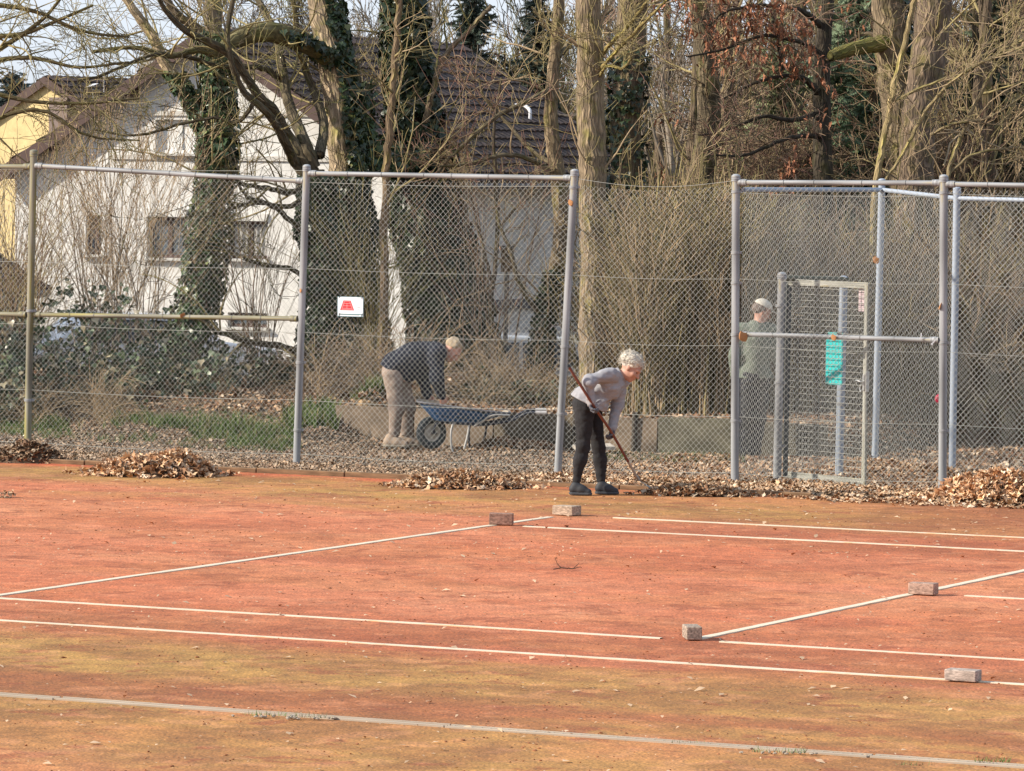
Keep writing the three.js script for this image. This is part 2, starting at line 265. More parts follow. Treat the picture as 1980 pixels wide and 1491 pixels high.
// ---------------------------------------------------------------- grit, clods and leaf scraps on the clay
{
  reseed(77);
  const flake = new THREE.BufferGeometry(); flake.setAttribute('position', new THREE.Float32BufferAttribute([-.5, 0, -.2, 0, .12, .3, .5, .02, .1, .2, .1, -.35], 3)); flake.setIndex([0, 1, 3, 1, 2, 3]); flake.computeVertexNormals();
  const clod = new THREE.IcosahedronGeometry(0.5, 0); { const p = clod.attributes.position; for (let i = 0; i < p.count; i++) { const k = 0.75 + 0.5 * n3(p.getX(i) * 2 + 5, p.getY(i) * 2 + 5, p.getZ(i) * 2 + 9); p.setXYZ(i, p.getX(i) * k, p.getY(i) * k * 0.5, p.getZ(i) * k); } clod.computeVertexNormals(); }
  const A = [], B = []; let n = 0;
  const cr = (far) => { const px = rr(-60, 2040), py = far ? rr(890, 1080) : rr(925, 1500); return onY(px, py); };
  for (let i = 0; i < 4400; i++) { const p = cr(i % 3 === 0), [u, v] = toUV(p); if (v > KERB_V) continue; const dens = v > 11 ? 1 : v > -0.5 ? 0.6 : 0.4; if (rnd() > dens) continue; const s = rnd() < 0.12 ? rr(0.04, 0.075) : rr(0.010, 0.036); const t = rr(0.7, 1.25); A.push([mat4(V(p.x, 0.006, p.z), Q().setFromEuler(new THREE.Euler(rr(-.3, .3), rr(0, 6.28), rr(-.3, .3))), V(s, s * rr(.6, 1.2), s * rr(.5, 1))), col(0.58 * t, 0.40 * t, 0.25 * t)]); }
  for (let i = 0; i < 3200; i++) { const p = cr(i % 4 === 0), [u, v] = toUV(p); if (v > KERB_V) continue; if (fbm(u * 1.6, v * 3.2, 3, 31) < 0.56 && rnd() < 0.93) continue; const s = rnd() < 0.05 ? rr(0.018, 0.03) : rr(0.006, 0.018), t = rr(0.6, 1.3); B.push([mat4(V(p.x, 0.001, p.z), Q().setFromEuler(new THREE.Euler(rr(-.4, .4), rr(0, 6.28), rr(-.4, .4))), s), col(0.30 * t, 0.12 * t, 0.055 * t)]); }
  tag(instances('leaf_scraps', flake, M.leaf, A), 'small pale scraps of dry leaf scattered over the clay', 'leaf scraps');
  tag(instances('clay_crumbs', clod, std({ color: 0xffffff, roughness: 1 }), B), 'dark crumbs of clay scattered over the court', 'clay crumbs');
  // one forked twig and the weeds along the drain
  const m = new MB(), q = onY(1085, 1103), c = col(0.10, 0.06, 0.04); const P = (x, y, z = 0) => V(q.x + x, y, q.z + z);
  m.tube([P(-0.06, 0.012, 0.05), P(0.0, 0.02), P(0.09, 0.014), P(0.15, 0.03)], [0.004, 0.005, 0.005, 0.003], 5, c); m.tube([P(0, 0.02), P(-0.03, 0.05), P(-0.05, 0.10)], [0.004, 0.003, 0.002], 5, c); m.tube([P(0.09, 0.014), P(0.13, 0.05), P(0.14, 0.06)], [0.003, 0.003, 0.002], 5, c);
  tag(m.build('fallen_twig', M.twig), 'small forked dark twig lying in the middle of the clay', 'twig');
}
const blade = (() => { const g = new THREE.BufferGeometry(); g.setAttribute('position', new THREE.Float32BufferAttribute([-.03, 0, 0, .03, 0, 0, -.022, .5, .06, .022, .5, .06, 0, 1, .28], 3)); g.setIndex([0, 1, 2, 2, 1, 3, 2, 3, 4]); g.computeVertexNormals(); return g; })();
const weedMat = std({ color: 0xffffff, roughness: 0.8, side: THREE.DoubleSide });
for (const [px, py, w, n, s, label, g] of [[507, 1384, 0.14, 40, 0.04, 'low green weed with gravel against the drain, left of centre', 1], [600, 1388, 0.12, 34, 0.045, 'grey green weed at the drain in the left half, right of the greener one', 0.4], [1330, 1436, 0.1, 18, 0.03, 'tiny weed in front of the drain below the small square brick', 0.7], [1505, 1455, 0.16, 60, 0.045, 'grey green weed tuft with gravel sitting on the drain, right half', 0.4], [1920, 1473, 0.1, 60, 0.04, 'bright green weed tuft by the drain in the lower right corner', 1.4], [1770, 1480, 0.1, 22, 0.035, 'small weed in front of the drain, left of the bright green tuft', 0.7]]) {
  reseed(px); const q = onY(px, py, 0.01), t = thing('weed_tuft', label, 'weed', q), L = [];
  for (let i = 0; i < n; i++) L.push([mat4(V(rr(-w, w), 0, rr(-0.03, 0.03)), Q().setFromEuler(new THREE.Euler(rr(-.5, .5), rr(0, 6.28), rr(-.5, .5))), V(s * 1.5, s * rr(.4, 1.0), s)), col(0.09 + 0.05 * rnd(), 0.15 + 0.07 * rnd(), 0.045).multiplyScalar(1).lerp(col(0.26, 0.26, 0.18), 0.7 * clamp(1 - g))]);
  instances('blades', blade, weedMat, L, t);
  if (g < 1.2 && n > 30) { const S = []; for (let i = 0; i < 14; i++) S.push([mat4(V(rr(-w, w) * 1.3, 0.0, rr(-0.02, 0.06)), Q().setFromEuler(new THREE.Euler(0, rr(0, 6), 0)), V(rr(.010, .026), rr(.008, .017), .02)), col(0.34, 0.29, 0.23)]); instances('gravel', new THREE.DodecahedronGeometry(0.6, 0), std({ roughness: 1 }), S, t); }
}
// ---------------------------------------------------------------- chain link fence
function uOn(px, py, v) { return toUV(onV(px, py, v))[0]; }
const FB = (px, v = FENCE_V) => uOn(px, 700, v);
// wires of a chain link sheet between two upright edges a, b (world points at ground level), from height y0 to y1(s)
function wireSheet(mb, a, b, y0, y1, pitch = 0.0595, r = 0.0026, bulge = 0.03, sag = 0, ph = 0) {
  const L = Math.hypot(b.x - a.x, b.z - a.z), d = V((b.x - a.x) / L, 0, (b.z - a.z) / L), nrm = V(d.z, 0, -d.x), hgt = y1 - y0, asp = 1.04;
  const P = (s, h, o) => { const bl = bulge * Math.sin(Math.PI * clamp(s / L)) * (n2(s * 0.9 + ph, h * 0.8, 3) - 0.4) * 2 + o, sg = -sag * Math.sin(Math.PI * clamp(s / L)) * (h / hgt), w = 0.012 * (n2(s * 1.3 + ph, h * 1.7, 9) - 0.5); return V(a.x + d.x * (s + w) + nrm.x * bl, y0 + h + sg + w, a.z + d.z * (s + w) + nrm.z * bl); };
  const tint = () => { const k = rr(0.85, 1.12); return col(k, k, k); };
  for (const sg of [1, -1]) for (let k = -Math.ceil(hgt / asp / pitch) - 1; k < L / pitch + hgt / pitch + 1; k++) {
    // s = s0 + sg * h / asp
    const s0 = sg > 0 ? k * pitch : k * pitch; let h0 = 0, h1 = hgt; const sAt = (h) => s0 + sg * h / asp;
    if (sg > 0) { h0 = Math.max(0, -s0 * asp); h1 = Math.min(hgt, (L - s0) * asp); } else { h0 = Math.max(0, (s0 - L) * asp); h1 = Math.min(hgt, s0 * asp); }
    if (h1 - h0 < 0.02) continue;
    const n = Math.max(2, Math.ceil((h1 - h0) / 0.3)), pts = []; for (let i = 0; i <= n; i++) { const h = lerp(h0, h1, i / n); pts.push(P(sAt(h), h, sg * r * 0.9)); }
    mb.tube(pts, pts.map(() => r), 3, tint(), 0, false);
  }
  return P;
}
const wireMat = std({ vertexColors: true, color: col(0.42, 0.43, 0.41), roughness: 0.6, metalness: 0.25 });
const wireMat2 = std({ color: col(0.30, 0.30, 0.28), roughness: 0.6, metalness: 0.3 });
const POST_R = 0.038, TOP = 3.0;
const capGeo = (r) => { const g = new THREE.SphereGeometry(r * 1.12, 12, 6, 0, 6.2832, 0, 1.5708); g.scale(1, 0.55, 1); return g; };
function post(parent, foot, head, r, m, name = 'post') {
  const g = rod(foot, head, r, 16); const o = mesh(name, g, m, parent); const c = [capGeo(r).translate(head.x, head.y, head.z), new THREE.CylinderGeometry(r * 1.13, r * 1.13, 0.05, 16).translate(head.x, head.y - 0.025, head.z)];
  mesh('post_cap', c, m, o); return o;
}
function clampRing(parent, p, r) { const g = [new THREE.CylinderGeometry(r + 0.006, r + 0.006, 0.03, 14), box(0.02, 0.026, 0.05, r + 0.012, 0, 0)]; g.forEach((x) => x.translate(p.x, p.y, p.z)); return mesh('clamp', g, M.galv, parent); }
const fence = thing('chain_link_fence', 'tall grey chain link fence on steel posts along the far side of the court', 'fence');
{
  reseed(301);
  const X = (px, py) => onV(px, py, FENCE_V);
  // posts as [foot px, head px, head py, old?]
  const posts = [[-560, -545, 290, 1], [52, 65, 293, 1], [572, 593, 322, 0], [1076, 1111, 331, 0], [1422, 1423, 341, 0], [1824, 1825, 342, 0], [2330, 2328, 350, 0]].map(([fx, hx, hy, old]) => { const f = X(fx, 900), h = X(hx, hy); f.y = -0.3; return { f, h, old, at: (y) => V(lerp(f.x, h.x, (y - f.y) / (h.y - f.y)), y, lerp(f.z, h.z, (y - f.y) / (h.y - f.y))) }; });
  posts.forEach((p, i) => { post(fence, p.f, p.h, i === 4 || i === 5 ? 0.04 : POST_R, p.old ? M.galvOld : M.galv); });
  for (const [i, ys] of [[2, [1.05, 0.35]], [3, [2.9, 1.3, 0.62]], [4, [2.88, 2.28, 1.98, 1.47, 0.62]], [5, [2.9, 1.45, 0.6]], [1, [1.5, 0.55]]]) for (const y of ys) clampRing(fence.children[i], posts[i].at(y), 0.04);
  // rails
  const rail = (name, a, b, r, m) => { const d = V(0, 0, 0).subVectors(b, a).normalize(); const o = mesh(name, rod(a, b, r, 12), m, fence); const nt = Math.round(a.distanceTo(b) / 0.42); for (let k = 1; k < nt; k++) { const q = a.clone().lerp(b, (k + rr(-.2, .2)) / nt), ring = new THREE.TorusGeometry(r + 0.003, 0.003, 5, 10); ring.rotateY(Math.PI / 2 + turnU); ring.translate(q.x, q.y, q.z); mesh('wire_tie', ring, wireMat2, o); } for (const [e, s] of [[a, 1], [b, -1]]) mesh('rail_end', [rod(e.clone().addScaledVector(d, -0.01 * s), e.clone().addScaledVector(d, 0.075 * s), r * 1.35, 10)], m, o); return o; };
  const top = (i, dy = 0.095, m = M.galv) => rail('top_rail', posts[i].at(posts[i].h.y - dy).add(V(0.04 * CU, 0, 0.04 * SU)), posts[i + 1].at(posts[i + 1].h.y - dy).add(V(-0.04 * CU, 0, -0.04 * SU)), 0.025, m);
  top(0, 0.16, M.galvOld); top(1, 0.15); top(2, 0.07); top(4, 0.06); top(5, 0.07);
  const mid = (i, y0, y1, m) => rail('middle_rail', posts[i].at(y0).add(V(0.05, 0, 0)), posts[i + 1].at(y1).add(V(-0.05, 0, 0)), 0.024, m);
  mid(0, 1.42, 1.46, M.galvOld); mid(1, 1.46, 1.50, M.galvOld); mid(4, 1.475, 1.475, M.galv);
  // wire sheets, one per bay
  for (let i = 0; i < 6; i++) {
    const mb = new MB(), a = posts[i].at(0), b = posts[i + 1].at(0), bare = i < 2;
    const off = V(-SU * 0.0, 0, CU * 0.0); a.add(off); b.add(off);
    wireSheet(mb, a, b, 0.02, (posts[i].h.y + posts[i + 1].h.y) / 2 - (i === 3 ? 0.09 : 0.10) - (i < 2 ? 0.06 : 0), bare ? 0.0615 : 0.0595, bare ? 0.0013 : 0.0016, 0.05, i === 3 ? 0.07 : 0.02, i * 7.3);
    mb.build('wire_mesh', wireMat, fence).userData.kind = 'stuff';
    for (const y of [0.1, 0.66, 1.36, 2.02, posts[i].h.y - (i === 3 ? 0.07 : 0.16)]) { const tw = new MB(), pts = []; for (let k = 0; k <= 12; k++) { const t = k / 12; pts.push(posts[i].at(y).lerp(posts[i + 1].at(y + (i === 3 ? -0.0 : 0)), t).add(V(0, -(i === 3 && y > 2.5 ? 0.075 : 0.02) * Math.sin(Math.PI * t), 0.01))); } tw.tube(pts, pts.map(() => 0.0022), 4, col(0.9, 0.9, 0.86)); tw.build('tension_wire', wireMat, fence); }
  }
}
// the enclosure behind the gate
const BACK = [1, 0].map(() => null);
{
  reseed(302);
  const t = thing('chain_link_fence', 'second chain link fence standing behind the gate, with blue grey posts', 'fence');
  const A = onY(1423, 925, 0).setY(-0.3); A.copy(onV(1432, 700, FENCE_V + 0.06)).setY(-0.3);
  const Bp = onY(1691, 893, 0), Cc = onY(1841, 915, 0), D = C(uOn(2500, 700, 17.4), 17.9);
  const P = [A, Bp, Cc, D].map((p) => p.clone().setY(-0.3));
  const hs = [2.93, 3.0, 2.93, 2.9], lean = [0, 0.03, 0.0, 0];
  P.forEach((p, i) => { if (i) post(t, p, V(p.x + lean[i], hs[i], p.z), 0.037, M.galvB ??= std({ color: col(0.33, 0.38, 0.45), roughness: 0.6, metalness: 0.1 })); });
  for (let i = 0; i < 3; i++) {
    const a = P[i], b = P[i + 1]; const o = mesh('top_rail', rod(V(a.x + lean[i], hs[i] - (i ? 0.1 : 0.03), a.z), V(b.x + lean[i + 1], hs[i + 1] - 0.1, b.z), 0.024), M.galvB, t);
    const mb = new MB(); wireSheet(mb, a, b, 0.02, 2.86, 0.0595, 0.0013, 0.05, 0.02, 50 + i * 9); mb.build('wire_mesh', wireMat, t).userData.kind = 'stuff';
  }
}
// gate frame and open gate leaf
{
  const F0 = onY(1502, 930, 0), F1 = onY(1622, 925, 0), dk = std({ color: col(0.10, 0.11, 0.11), roughness: 0.7, metalness: 0.3 });
  const t = thing('gateway', 'grey steel pipe gate frame behind the middle rail, open gate leaf hung in it', 'gateway');
  const p0 = post(t, V(F0.x, -0.3, F0.z), V(F0.x + 0.02, 2.06, F0.z), 0.042, M.galv); const p1 = post(t, V(F1.x, -0.3, F1.z), V(F1.x + 0.015, 2.02, F1.z), 0.042, M.galvB);
  mesh('hinge_post', rod(V(F0.x + 0.085, 0.05, F0.z), V(F0.x + 0.095, 1.95, F0.z), 0.024), dk, t);
  mesh('head_rail', rod(V(F0.x, 2.02, F0.z), V(F1.x + 0.05, 2.0, F1.z), 0.035), std({ color: col(0.16, 0.16, 0.12), roughness: 0.8, metalness: 0.2 }), t);
  for (const y of [0.35, 0.98, 1.75]) clampRing(p0, V(F0.x + 0.008, y, F0.z), 0.043); for (const y of [0.75, 1.47]) clampRing(p1, V(F1.x + 0.008, y, F1.z), 0.043);
  // leaf: local x along the leaf from its hinge
  const hinge = at(1516, 900, 47.6), free = at(1671, 900, 46.55); const dx = free.x - hinge.x, dz = free.z - hinge.z, Lw = Math.hypot(dx, dz);
  const g = thing('gate', 'open grey gate leaf of welded bars with pale frame and lever handle', 'gate', V(hinge.x, 0.012, hinge.z), Math.atan2(-dz, dx));
  const fm = std({ color: col(0.56, 0.56, 0.49), roughness: 0.65, metalness: 0.2, map: M.galv.map }), hgt = 2.0;
  mesh('stile', box(0.035, hgt, 0.03, 0.018, hgt / 2, 0, 0.004), dk, g); mesh('stile', box(0.052, hgt, 0.03, Lw, hgt / 2, 0, 0.004), fm, g);
  mesh('top_bar', box(Lw - 0.065, 0.062, 0.028, Lw / 2 + 0.007, hgt - 0.031, 0, 0.004), fm, g); mesh('bottom_bar', box(Lw - 0.065, 0.075, 0.028, Lw / 2 + 0.007, 0.038, 0, 0.004), fm, g);
  const bm = std({ color: col(0.30, 0.30, 0.27), roughness: 0.6, metalness: 0.3 });
  const hg = new THREE.CylinderGeometry(0.0036, 0.0036, Lw - 0.05, 6).rotateZ(Math.PI / 2);
  for (let y = 0.12; y < hgt - 0.06; y += 0.062) mesh('horizontal_bar', hg, bm, g, V(Lw / 2 + 0.007, y, 0.004));
  const vg = new THREE.CylinderGeometry(0.002, 0.002, hgt - 0.1, 5);
  for (let x = 0.09; x < Lw - 0.03; x += 0.05) mesh('vertical_bar', vg, bm, g, V(x, hgt / 2, -0.002));
  const hm = std({ color: col(0.55, 0.56, 0.55), roughness: 0.35, metalness: 0.7 }); const hd = mesh('lever_handle', [box(0.03, 0.16, 0.012, Lw - 0.004, 1.02, 0.021, 0.004), pipe([V(Lw - 0.004, 1.03, 0.02), V(Lw - 0.004, 1.03, 0.06), V(Lw - 0.05, 1.04, 0.065), V(Lw - 0.085, 1.035, 0.06)], 0.009, 14), pipe([V(Lw - 0.02, 1.0, 0.03), V(Lw - 0.045, 0.965, 0.035), V(Lw - 0.03, 0.93, 0.035)], 0.006, 10)], hm, g);
  mesh('latch_plate', box(0.012, 0.2, 0.04, Lw + 0.027, 1.03, 0, 0.003), hm, g);
  // boards tied to the gate
  const teal = tex(64, 128, (x, y) => { const a = tile(x, y, 6, 3, 3); return [40 + 10 * a, 178 + 18 * a, 180 + 14 * a]; });
  const pxs = (px, py, dz) => { const s = (px - 1516) / 155 * Lw; return V(s, 0, dz); };
  const b = thing('notice_board', 'turquoise rectangular board tied behind the bars of the gate', 'board', V(hinge.x, 0, hinge.z), g.rotation.y);
  mesh('panel', box(0.265, 0.515, 0.008, (1605 - 1516) / 155 * Lw, 1.245, -0.035, 0.002), std({ map: teal, roughness: 0.5 }), b); for (const px of [1592, 1619]) mesh('cable_tie', box(0.012, 0.03, 0.07, (px - 1516) / 155 * Lw, 1.49, -0.012), M.tie ??= std({ color: 0x222222 }), b);
  const n = mesh('paper_notice', box(0.115, 0.28, 0.003, (1658 - 1516) / 155 * Lw, 1.86, -0.03), std({ roughness: 0.9, map: tex(64, 128, (x, y) => { const l = y > 0.12 && y < 0.85 && (Math.floor(y * 26) % 2) && x > 0.12 && x < 0.85 && hash(Math.floor(x * 20), Math.floor(y * 26), 2) > 0.35; return l ? [150, 130, 135] : [196, 178, 182]; }) }), null, V(hinge.x, 0, hinge.z)); n.rotation.y = g.rotation.y; tag(n, 'pale pinkish paper notice in the upper right corner of the gate', 'notice');
}
// the court sign wired to the fence
{
  const cv = document.createElement('canvas'); cv.width = 512; cv.height = 384; const c = cv.getContext('2d');
  c.fillStyle = '#e9edf2'; c.fillRect(0, 0, 512, 384); c.fillStyle = '#2d6f73'; c.fillRect(22, 330, 468, 16); c.strokeStyle = '#6f97a0'; c.lineWidth = 10; c.strokeRect(5, 5, 502, 374);
  c.fillStyle = '#d8232f'; c.beginPath(); c.moveTo(120, 75); c.lineTo(262, 75); c.lineTo(335, 265); c.lineTo(55, 265); c.fill();
  c.strokeStyle = '#f3d3d3'; c.lineWidth = 5; c.beginPath(); for (const [x0, y0, x1, y1] of [[140, 90, 88, 250], [242, 90, 302, 250], [140, 90, 242, 90], [130, 130, 254, 130], [116, 178, 272, 178], [190, 130, 190, 230], [104, 225, 288, 225], [88, 250, 302, 250]]) { c.moveTo(x0, y0); c.lineTo(x1, y1); } c.stroke();
  c.fillStyle = '#9aa0a8'; c.fillRect(392, 200, 64, 12); c.fillRect(392, 226, 64, 8); c.fillRect(392, 244, 50, 8); c.fillStyle = '#5b6168'; c.fillRect(60, 350, 380, 8);
  const t = new THREE.CanvasTexture(cv); t.colorSpace = THREE.SRGBColorSpace;
  const p = onV(677.5, 593, FENCE_V - 0.05); const o = thing('court_sign', 'white sign with a red tennis court emblem wired to the fence', 'sign', p, turnU);
  const body = std({ color: 0xdfe3e8, roughness: 0.5 }), face = std({ map: t, roughness: 0.4 });
  const g = box(0.275 / 0.92, 0.205, 0.006); const m = new THREE.Mesh(new THREE.BoxGeometry(0.30, 0.205, 0.006), [body, body, body, body, face, body]); m.name = 'plate'; shadowed(m); o.add(m);
  for (const x of [-0.13, 0.13]) for (const y of [0.09, -0.09]) mesh('wire_tie', rod(V(x, y - 0.006, 0.006), V(x + 0.012, y + 0.02, 0.006), 0.003, 5), M.tie, o);
}
// dry leaves and ties caught in the fence
{
  const g = new THREE.SphereGeometry(0.03, 7, 5); g.scale(0.8, 1.2, 0.35); const p = g.attributes.position; for (let i = 0; i < p.count; i++) { const k = 1 + 0.6 * (n3(p.getX(i) * 60, p.getY(i) * 60, 3) - 0.5); p.setXYZ(i, p.getX(i) * k, p.getY(i) * k, p.getZ(i) + 0.02 * Math.sin(p.getX(i) * 80)); } g.computeVertexNormals();
  const lm = std({ color: col(0.42, 0.20, 0.08), roughness: 0.8 });
  for (const [px, py, v, s, label] of [[967, 480, 19, 0.7, 'dry orange leaf against the nest box behind the fence'], [1437, 651, FENCE_V - 0.04, 1.5, 'large dry orange leaf at the left end of the middle rail by the gate'], [1694, 503, FENCE_V + 2.6, 1.1, 'dry orange leaf on the blue grey rear post'], [1818, 592, FENCE_V - 0.04, 1.0, 'dry orange leaf on the left side of the right gate post'], [1612, 653, FENCE_V - 0.05, 0.9, 'dry brown leaf on the middle rail above the turquoise board'], [353, 610, FENCE_V - 0.03, 0.9, 'dry orange leaf on the left middle rail'], [581, 562, FENCE_V - 0.05, 0.6, 'tiny dry leaf on the post left of the court sign'], [1103, 392, FENCE_V - 0.05, 0.9, 'dry pale leaf near the top of the post behind the woman']]) {
    const o = mesh('dry_leaf', g, lm, null, onV(px, py, v)); o.scale.setScalar(s); o.rotation.set(0.3, px, 0.4); tag(o, label, 'leaf');
  }
  const wm = std({ color: 0xd8dadb, roughness: 0.5 });
  for (const [px, py, a, label] of [[1781, 650, 0.1, 'white cable tie standing on the middle rail right of the gate'], [1805, 662, 0.7, 'white cable tie hanging from the right end of the middle rail']]) { const o = mesh('cable_tie', [box(0.012, 0.06, 0.008), box(0.02, 0.016, 0.014, 0, -0.024, 0)], wm, null, onV(px, py, FENCE_V - 0.06)); o.rotation.z = -a; tag(o, label, 'cable tie'); }
  const rt = mesh('red_tag', new THREE.SphereGeometry(0.042, 14, 8).scale(1, 1.1, 0.45), std({ color: col(0.42, 0.02, 0.06), roughness: 0.4 }), null, onV(1816, 771, FENCE_V + 0.1)); tag(rt, 'round red plastic tag beside the right gate post', 'tag');
}
// ---------------------------------------------------------------- bodies: a smooth union of tapered limbs, meshed on a grid
function sdf(prims, k, extra) {
  const P = prims.map((q) => { const e = q.b ? V(0, 0, 0).subVectors(q.b, q.a) : null; return { ...q, e, l2: e ? Math.max(1e-9, e.lengthSq()) : 1 }; });
  return (x, y, z) => {
    let s = 0; const kk = k;
    let d = 1e9;
    for (const q of P) {
      let f;
      if (q.e) { const px = x - q.a.x, py = y - q.a.y, pz = z - q.a.z; const t = clamp((px * q.e.x + py * q.e.y + pz * q.e.z) / q.l2); const dx = px - q.e.x * t, dy = py - q.e.y * t, dz = (pz - q.e.z * t) * (q.fz ?? 1); f = Math.sqrt(dx * dx + dy * dy + dz * dz) - (q.ra + (q.rb - q.ra) * t); }
      else { let vx = x - q.c.x, vy = y - q.c.y, vz = z - q.c.z; if (q.rot) { const w = V(vx, vy, vz).applyQuaternion(q.rot); vx = w.x; vy = w.y; vz = w.z; } const r = q.r; const k0 = Math.hypot(vx / r.x, vy / r.y, vz / r.z), k1 = Math.hypot(vx / (r.x * r.x), vy / (r.y * r.y), vz / (r.z * r.z)); f = k1 > 1e-9 ? k0 * (k0 - 1) / k1 : -Math.min(r.x, r.y, r.z); }
      if (d > 1e8) d = f; else { const K = q.k ?? kk, h = clamp(0.5 + 0.5 * (d - f) / K); d = lerp(d, f, h) - K * h * (1 - h); }
    }
    return extra ? extra(d, x, y, z) : d;
  };
}
function boundsOf(prims, m = 0.05) { const b = new THREE.Box3(); for (const q of prims) { if (q.e || q.b) { for (const [p, r] of [[q.a, q.ra], [q.b, q.rb]]) { b.expandByPoint(V(p.x - r, p.y - r, p.z - r / (q.fz ?? 1))); b.expandByPoint(V(p.x + r, p.y + r, p.z + r / (q.fz ?? 1))); } } else { const r = Math.max(q.r.x, q.r.y, q.r.z); b.expandByPoint(q.c.clone().subScalar(r)); b.expandByPoint(q.c.clone().addScalar(r)); } } return b.expandByScalar(m); }
function surfaceNet(f, bounds, h) {
  const o = bounds.min, nx = Math.ceil((bounds.max.x - o.x) / h) + 1, ny = Math.ceil((bounds.max.y - o.y) / h) + 1, nz = Math.ceil((bounds.max.z - o.z) / h) + 1;
  const g = new Float32Array(nx * ny * nz); let i = 0;
  for (let z = 0; z < nz; z++) for (let y = 0; y < ny; y++) for (let x = 0; x < nx; x++) g[i++] = f(o.x + x * h, o.y + y * h, o.z + z * h);
  const id = new Int32Array(nx * ny * nz).fill(-1), pos = [], nor = [], idx = []; const at3 = (x, y, z) => g[(z * ny + y) * nx + x];
  for (let z = 0; z < nz - 1; z++) for (let y = 0; y < ny - 1; y++) for (let x = 0; x < nx - 1; x++) {
    let n = 0, sx = 0, sy = 0, sz = 0; const c = [];
    for (let k = 0; k < 8; k++) c.push(at3(x + (k & 1), y + ((k >> 1) & 1), z + (k >> 2)));
    const neg = c.filter((w) => w < 0).length; if (!neg || neg === 8) continue;
    for (const [a, b] of EDGES) if ((c[a] < 0) !== (c[b] < 0)) { const t = c[a] / (c[a] - c[b]); sx += lerp(a & 1, b & 1, t); sy += lerp((a >> 1) & 1, (b >> 1) & 1, t); sz += lerp(a >> 2, b >> 2, t); n++; }
    id[(z * ny + y) * nx + x] = pos.length / 3; const X = o.x + (x + sx / n) * h, Y = o.y + (y + sy / n) * h, Z = o.z + (z + sz / n) * h; pos.push(X, Y, Z);
    const e = h * 0.6, gx = f(X + e, Y, Z) - f(X - e, Y, Z), gy = f(X, Y + e, Z) - f(X, Y - e, Z), gz = f(X, Y, Z + e) - f(X, Y, Z - e), L = Math.hypot(gx, gy, gz) || 1; nor.push(gx / L, gy / L, gz / L);
  }
  const q = (a, b, c, d, flip) => { if (a < 0 || b < 0 || c < 0 || d < 0) return; flip ? idx.push(a, c, b, b, c, d) : idx.push(a, b, c, b, d, c); };
  for (let z = 1; z < nz - 1; z++) for (let y = 1; y < ny - 1; y++) for (let x = 1; x < nx - 1; x++) {
    const s = at3(x, y, z) < 0, I = (a, b, c) => id[(c * ny + b) * nx + a];
    if (s !== at3(x + 1, y, z) < 0) q(I(x, y - 1, z - 1), I(x, y, z - 1), I(x, y - 1, z), I(x, y, z), !s);
    if (s !== at3(x, y + 1, z) < 0) q(I(x - 1, y, z - 1), I(x - 1, y, z), I(x, y, z - 1), I(x, y, z), !s);
    if (s !== at3(x, y, z + 1) < 0) q(I(x - 1, y - 1, z), I(x, y - 1, z), I(x - 1, y, z), I(x, y, z), !s);
  }
  const G = new THREE.BufferGeometry(); G.setAttribute('position', new THREE.Float32BufferAttribute(pos, 3)); G.setAttribute('normal', new THREE.Float32BufferAttribute(nor, 3)); G.setAttribute('uv', new THREE.Float32BufferAttribute(new Float32Array(pos.length / 3 * 2).map((_, k) => k % 2 ? pos[(k >> 1) * 3 + 1] : pos[(k >> 1) * 3] + pos[(k >> 1) * 3 + 2]), 2)); G.setIndex(idx); return G;
}
const EDGES = [[0, 1], [2, 3], [4, 5], [6, 7], [0, 2], [1, 3], [4, 6], [5, 7], [0, 4], [1, 5], [2, 6], [3, 7]];
const cap = (a, b, ra, rb = ra, o) => ({ a, b, ra, rb, ...o });
const ell = (c, x, y, z, rot, o) => ({ c, r: V(x, y, z), rot: rot ? Q().setFromEuler(new THREE.Euler(...rot)).invert() : null, ...o });
const net = (prims, k, h, extra, m) => surfaceNet(sdf(prims, k, extra), boundsOf(prims, m), h);
const folds = (amp, fx, fy, fz) => (d, x, y, z) => d < 0.05 ? d - amp * (n3(x * fx + 20, y * fy + 20, z * fz + 20) + 0.6 * n3(x * fx * 2.1 + 50, y * fy * 2.1 + 50, z * fz * 2.1 + 50) - 0.8) : d;
// a hand from its wrist: d = towards the fingers, n = out of the palm; curl bends every joint towards the palm
function hand(w, d, n, curl, side, s = 1) {
  d = d.clone().normalize(); n = n.clone().addScaledVector(d, -n.dot(d)).normalize(); const x = V(0, 0, 0).crossVectors(d, n).multiplyScalar(side), out = []; const P = (a, b, c) => w.clone().addScaledVector(d, a * s).addScaledVector(x, b * s).addScaledVector(n, c * s);
  for (const b of [-0.028, -0.009, 0.010, 0.028]) out.push(cap(P(0.005, b * 0.6, 0), P(0.085, b, 0), 0.016 * s, 0.0125 * s));
  [[0.028, 0.9, 0.0095], [0.010, 1.04, 0.010], [-0.009, 0.98, 0.0095], [-0.028, 0.78, 0.0085]].forEach(([b, L, r], i) => { let p = P(0.088, b, 0), a = 0; for (const [l, k] of [[0.042, 0.75], [0.026, 1], [0.021, 0.8]]) { a += curl * k; const q = p.clone().addScaledVector(d, Math.cos(a) * l * L * s).addScaledVector(n, Math.sin(a) * l * L * s); out.push(cap(p, q, r * s, r * 0.9 * s, { k: 0.004 })); p = q; } });
  let p = P(0.022, 0.030, 0.004); for (const [a, b, c] of [[0.055, 0.055, 0.014], [0.078, 0.058, 0.030 + 0.012 * curl], [0.092, 0.046, 0.040 + 0.02 * curl]]) { const q = P(a, b, c); out.push(cap(p, q, 0.012 * s, 0.0105 * s, { k: 0.005 })); p = q; }
  return out;
}
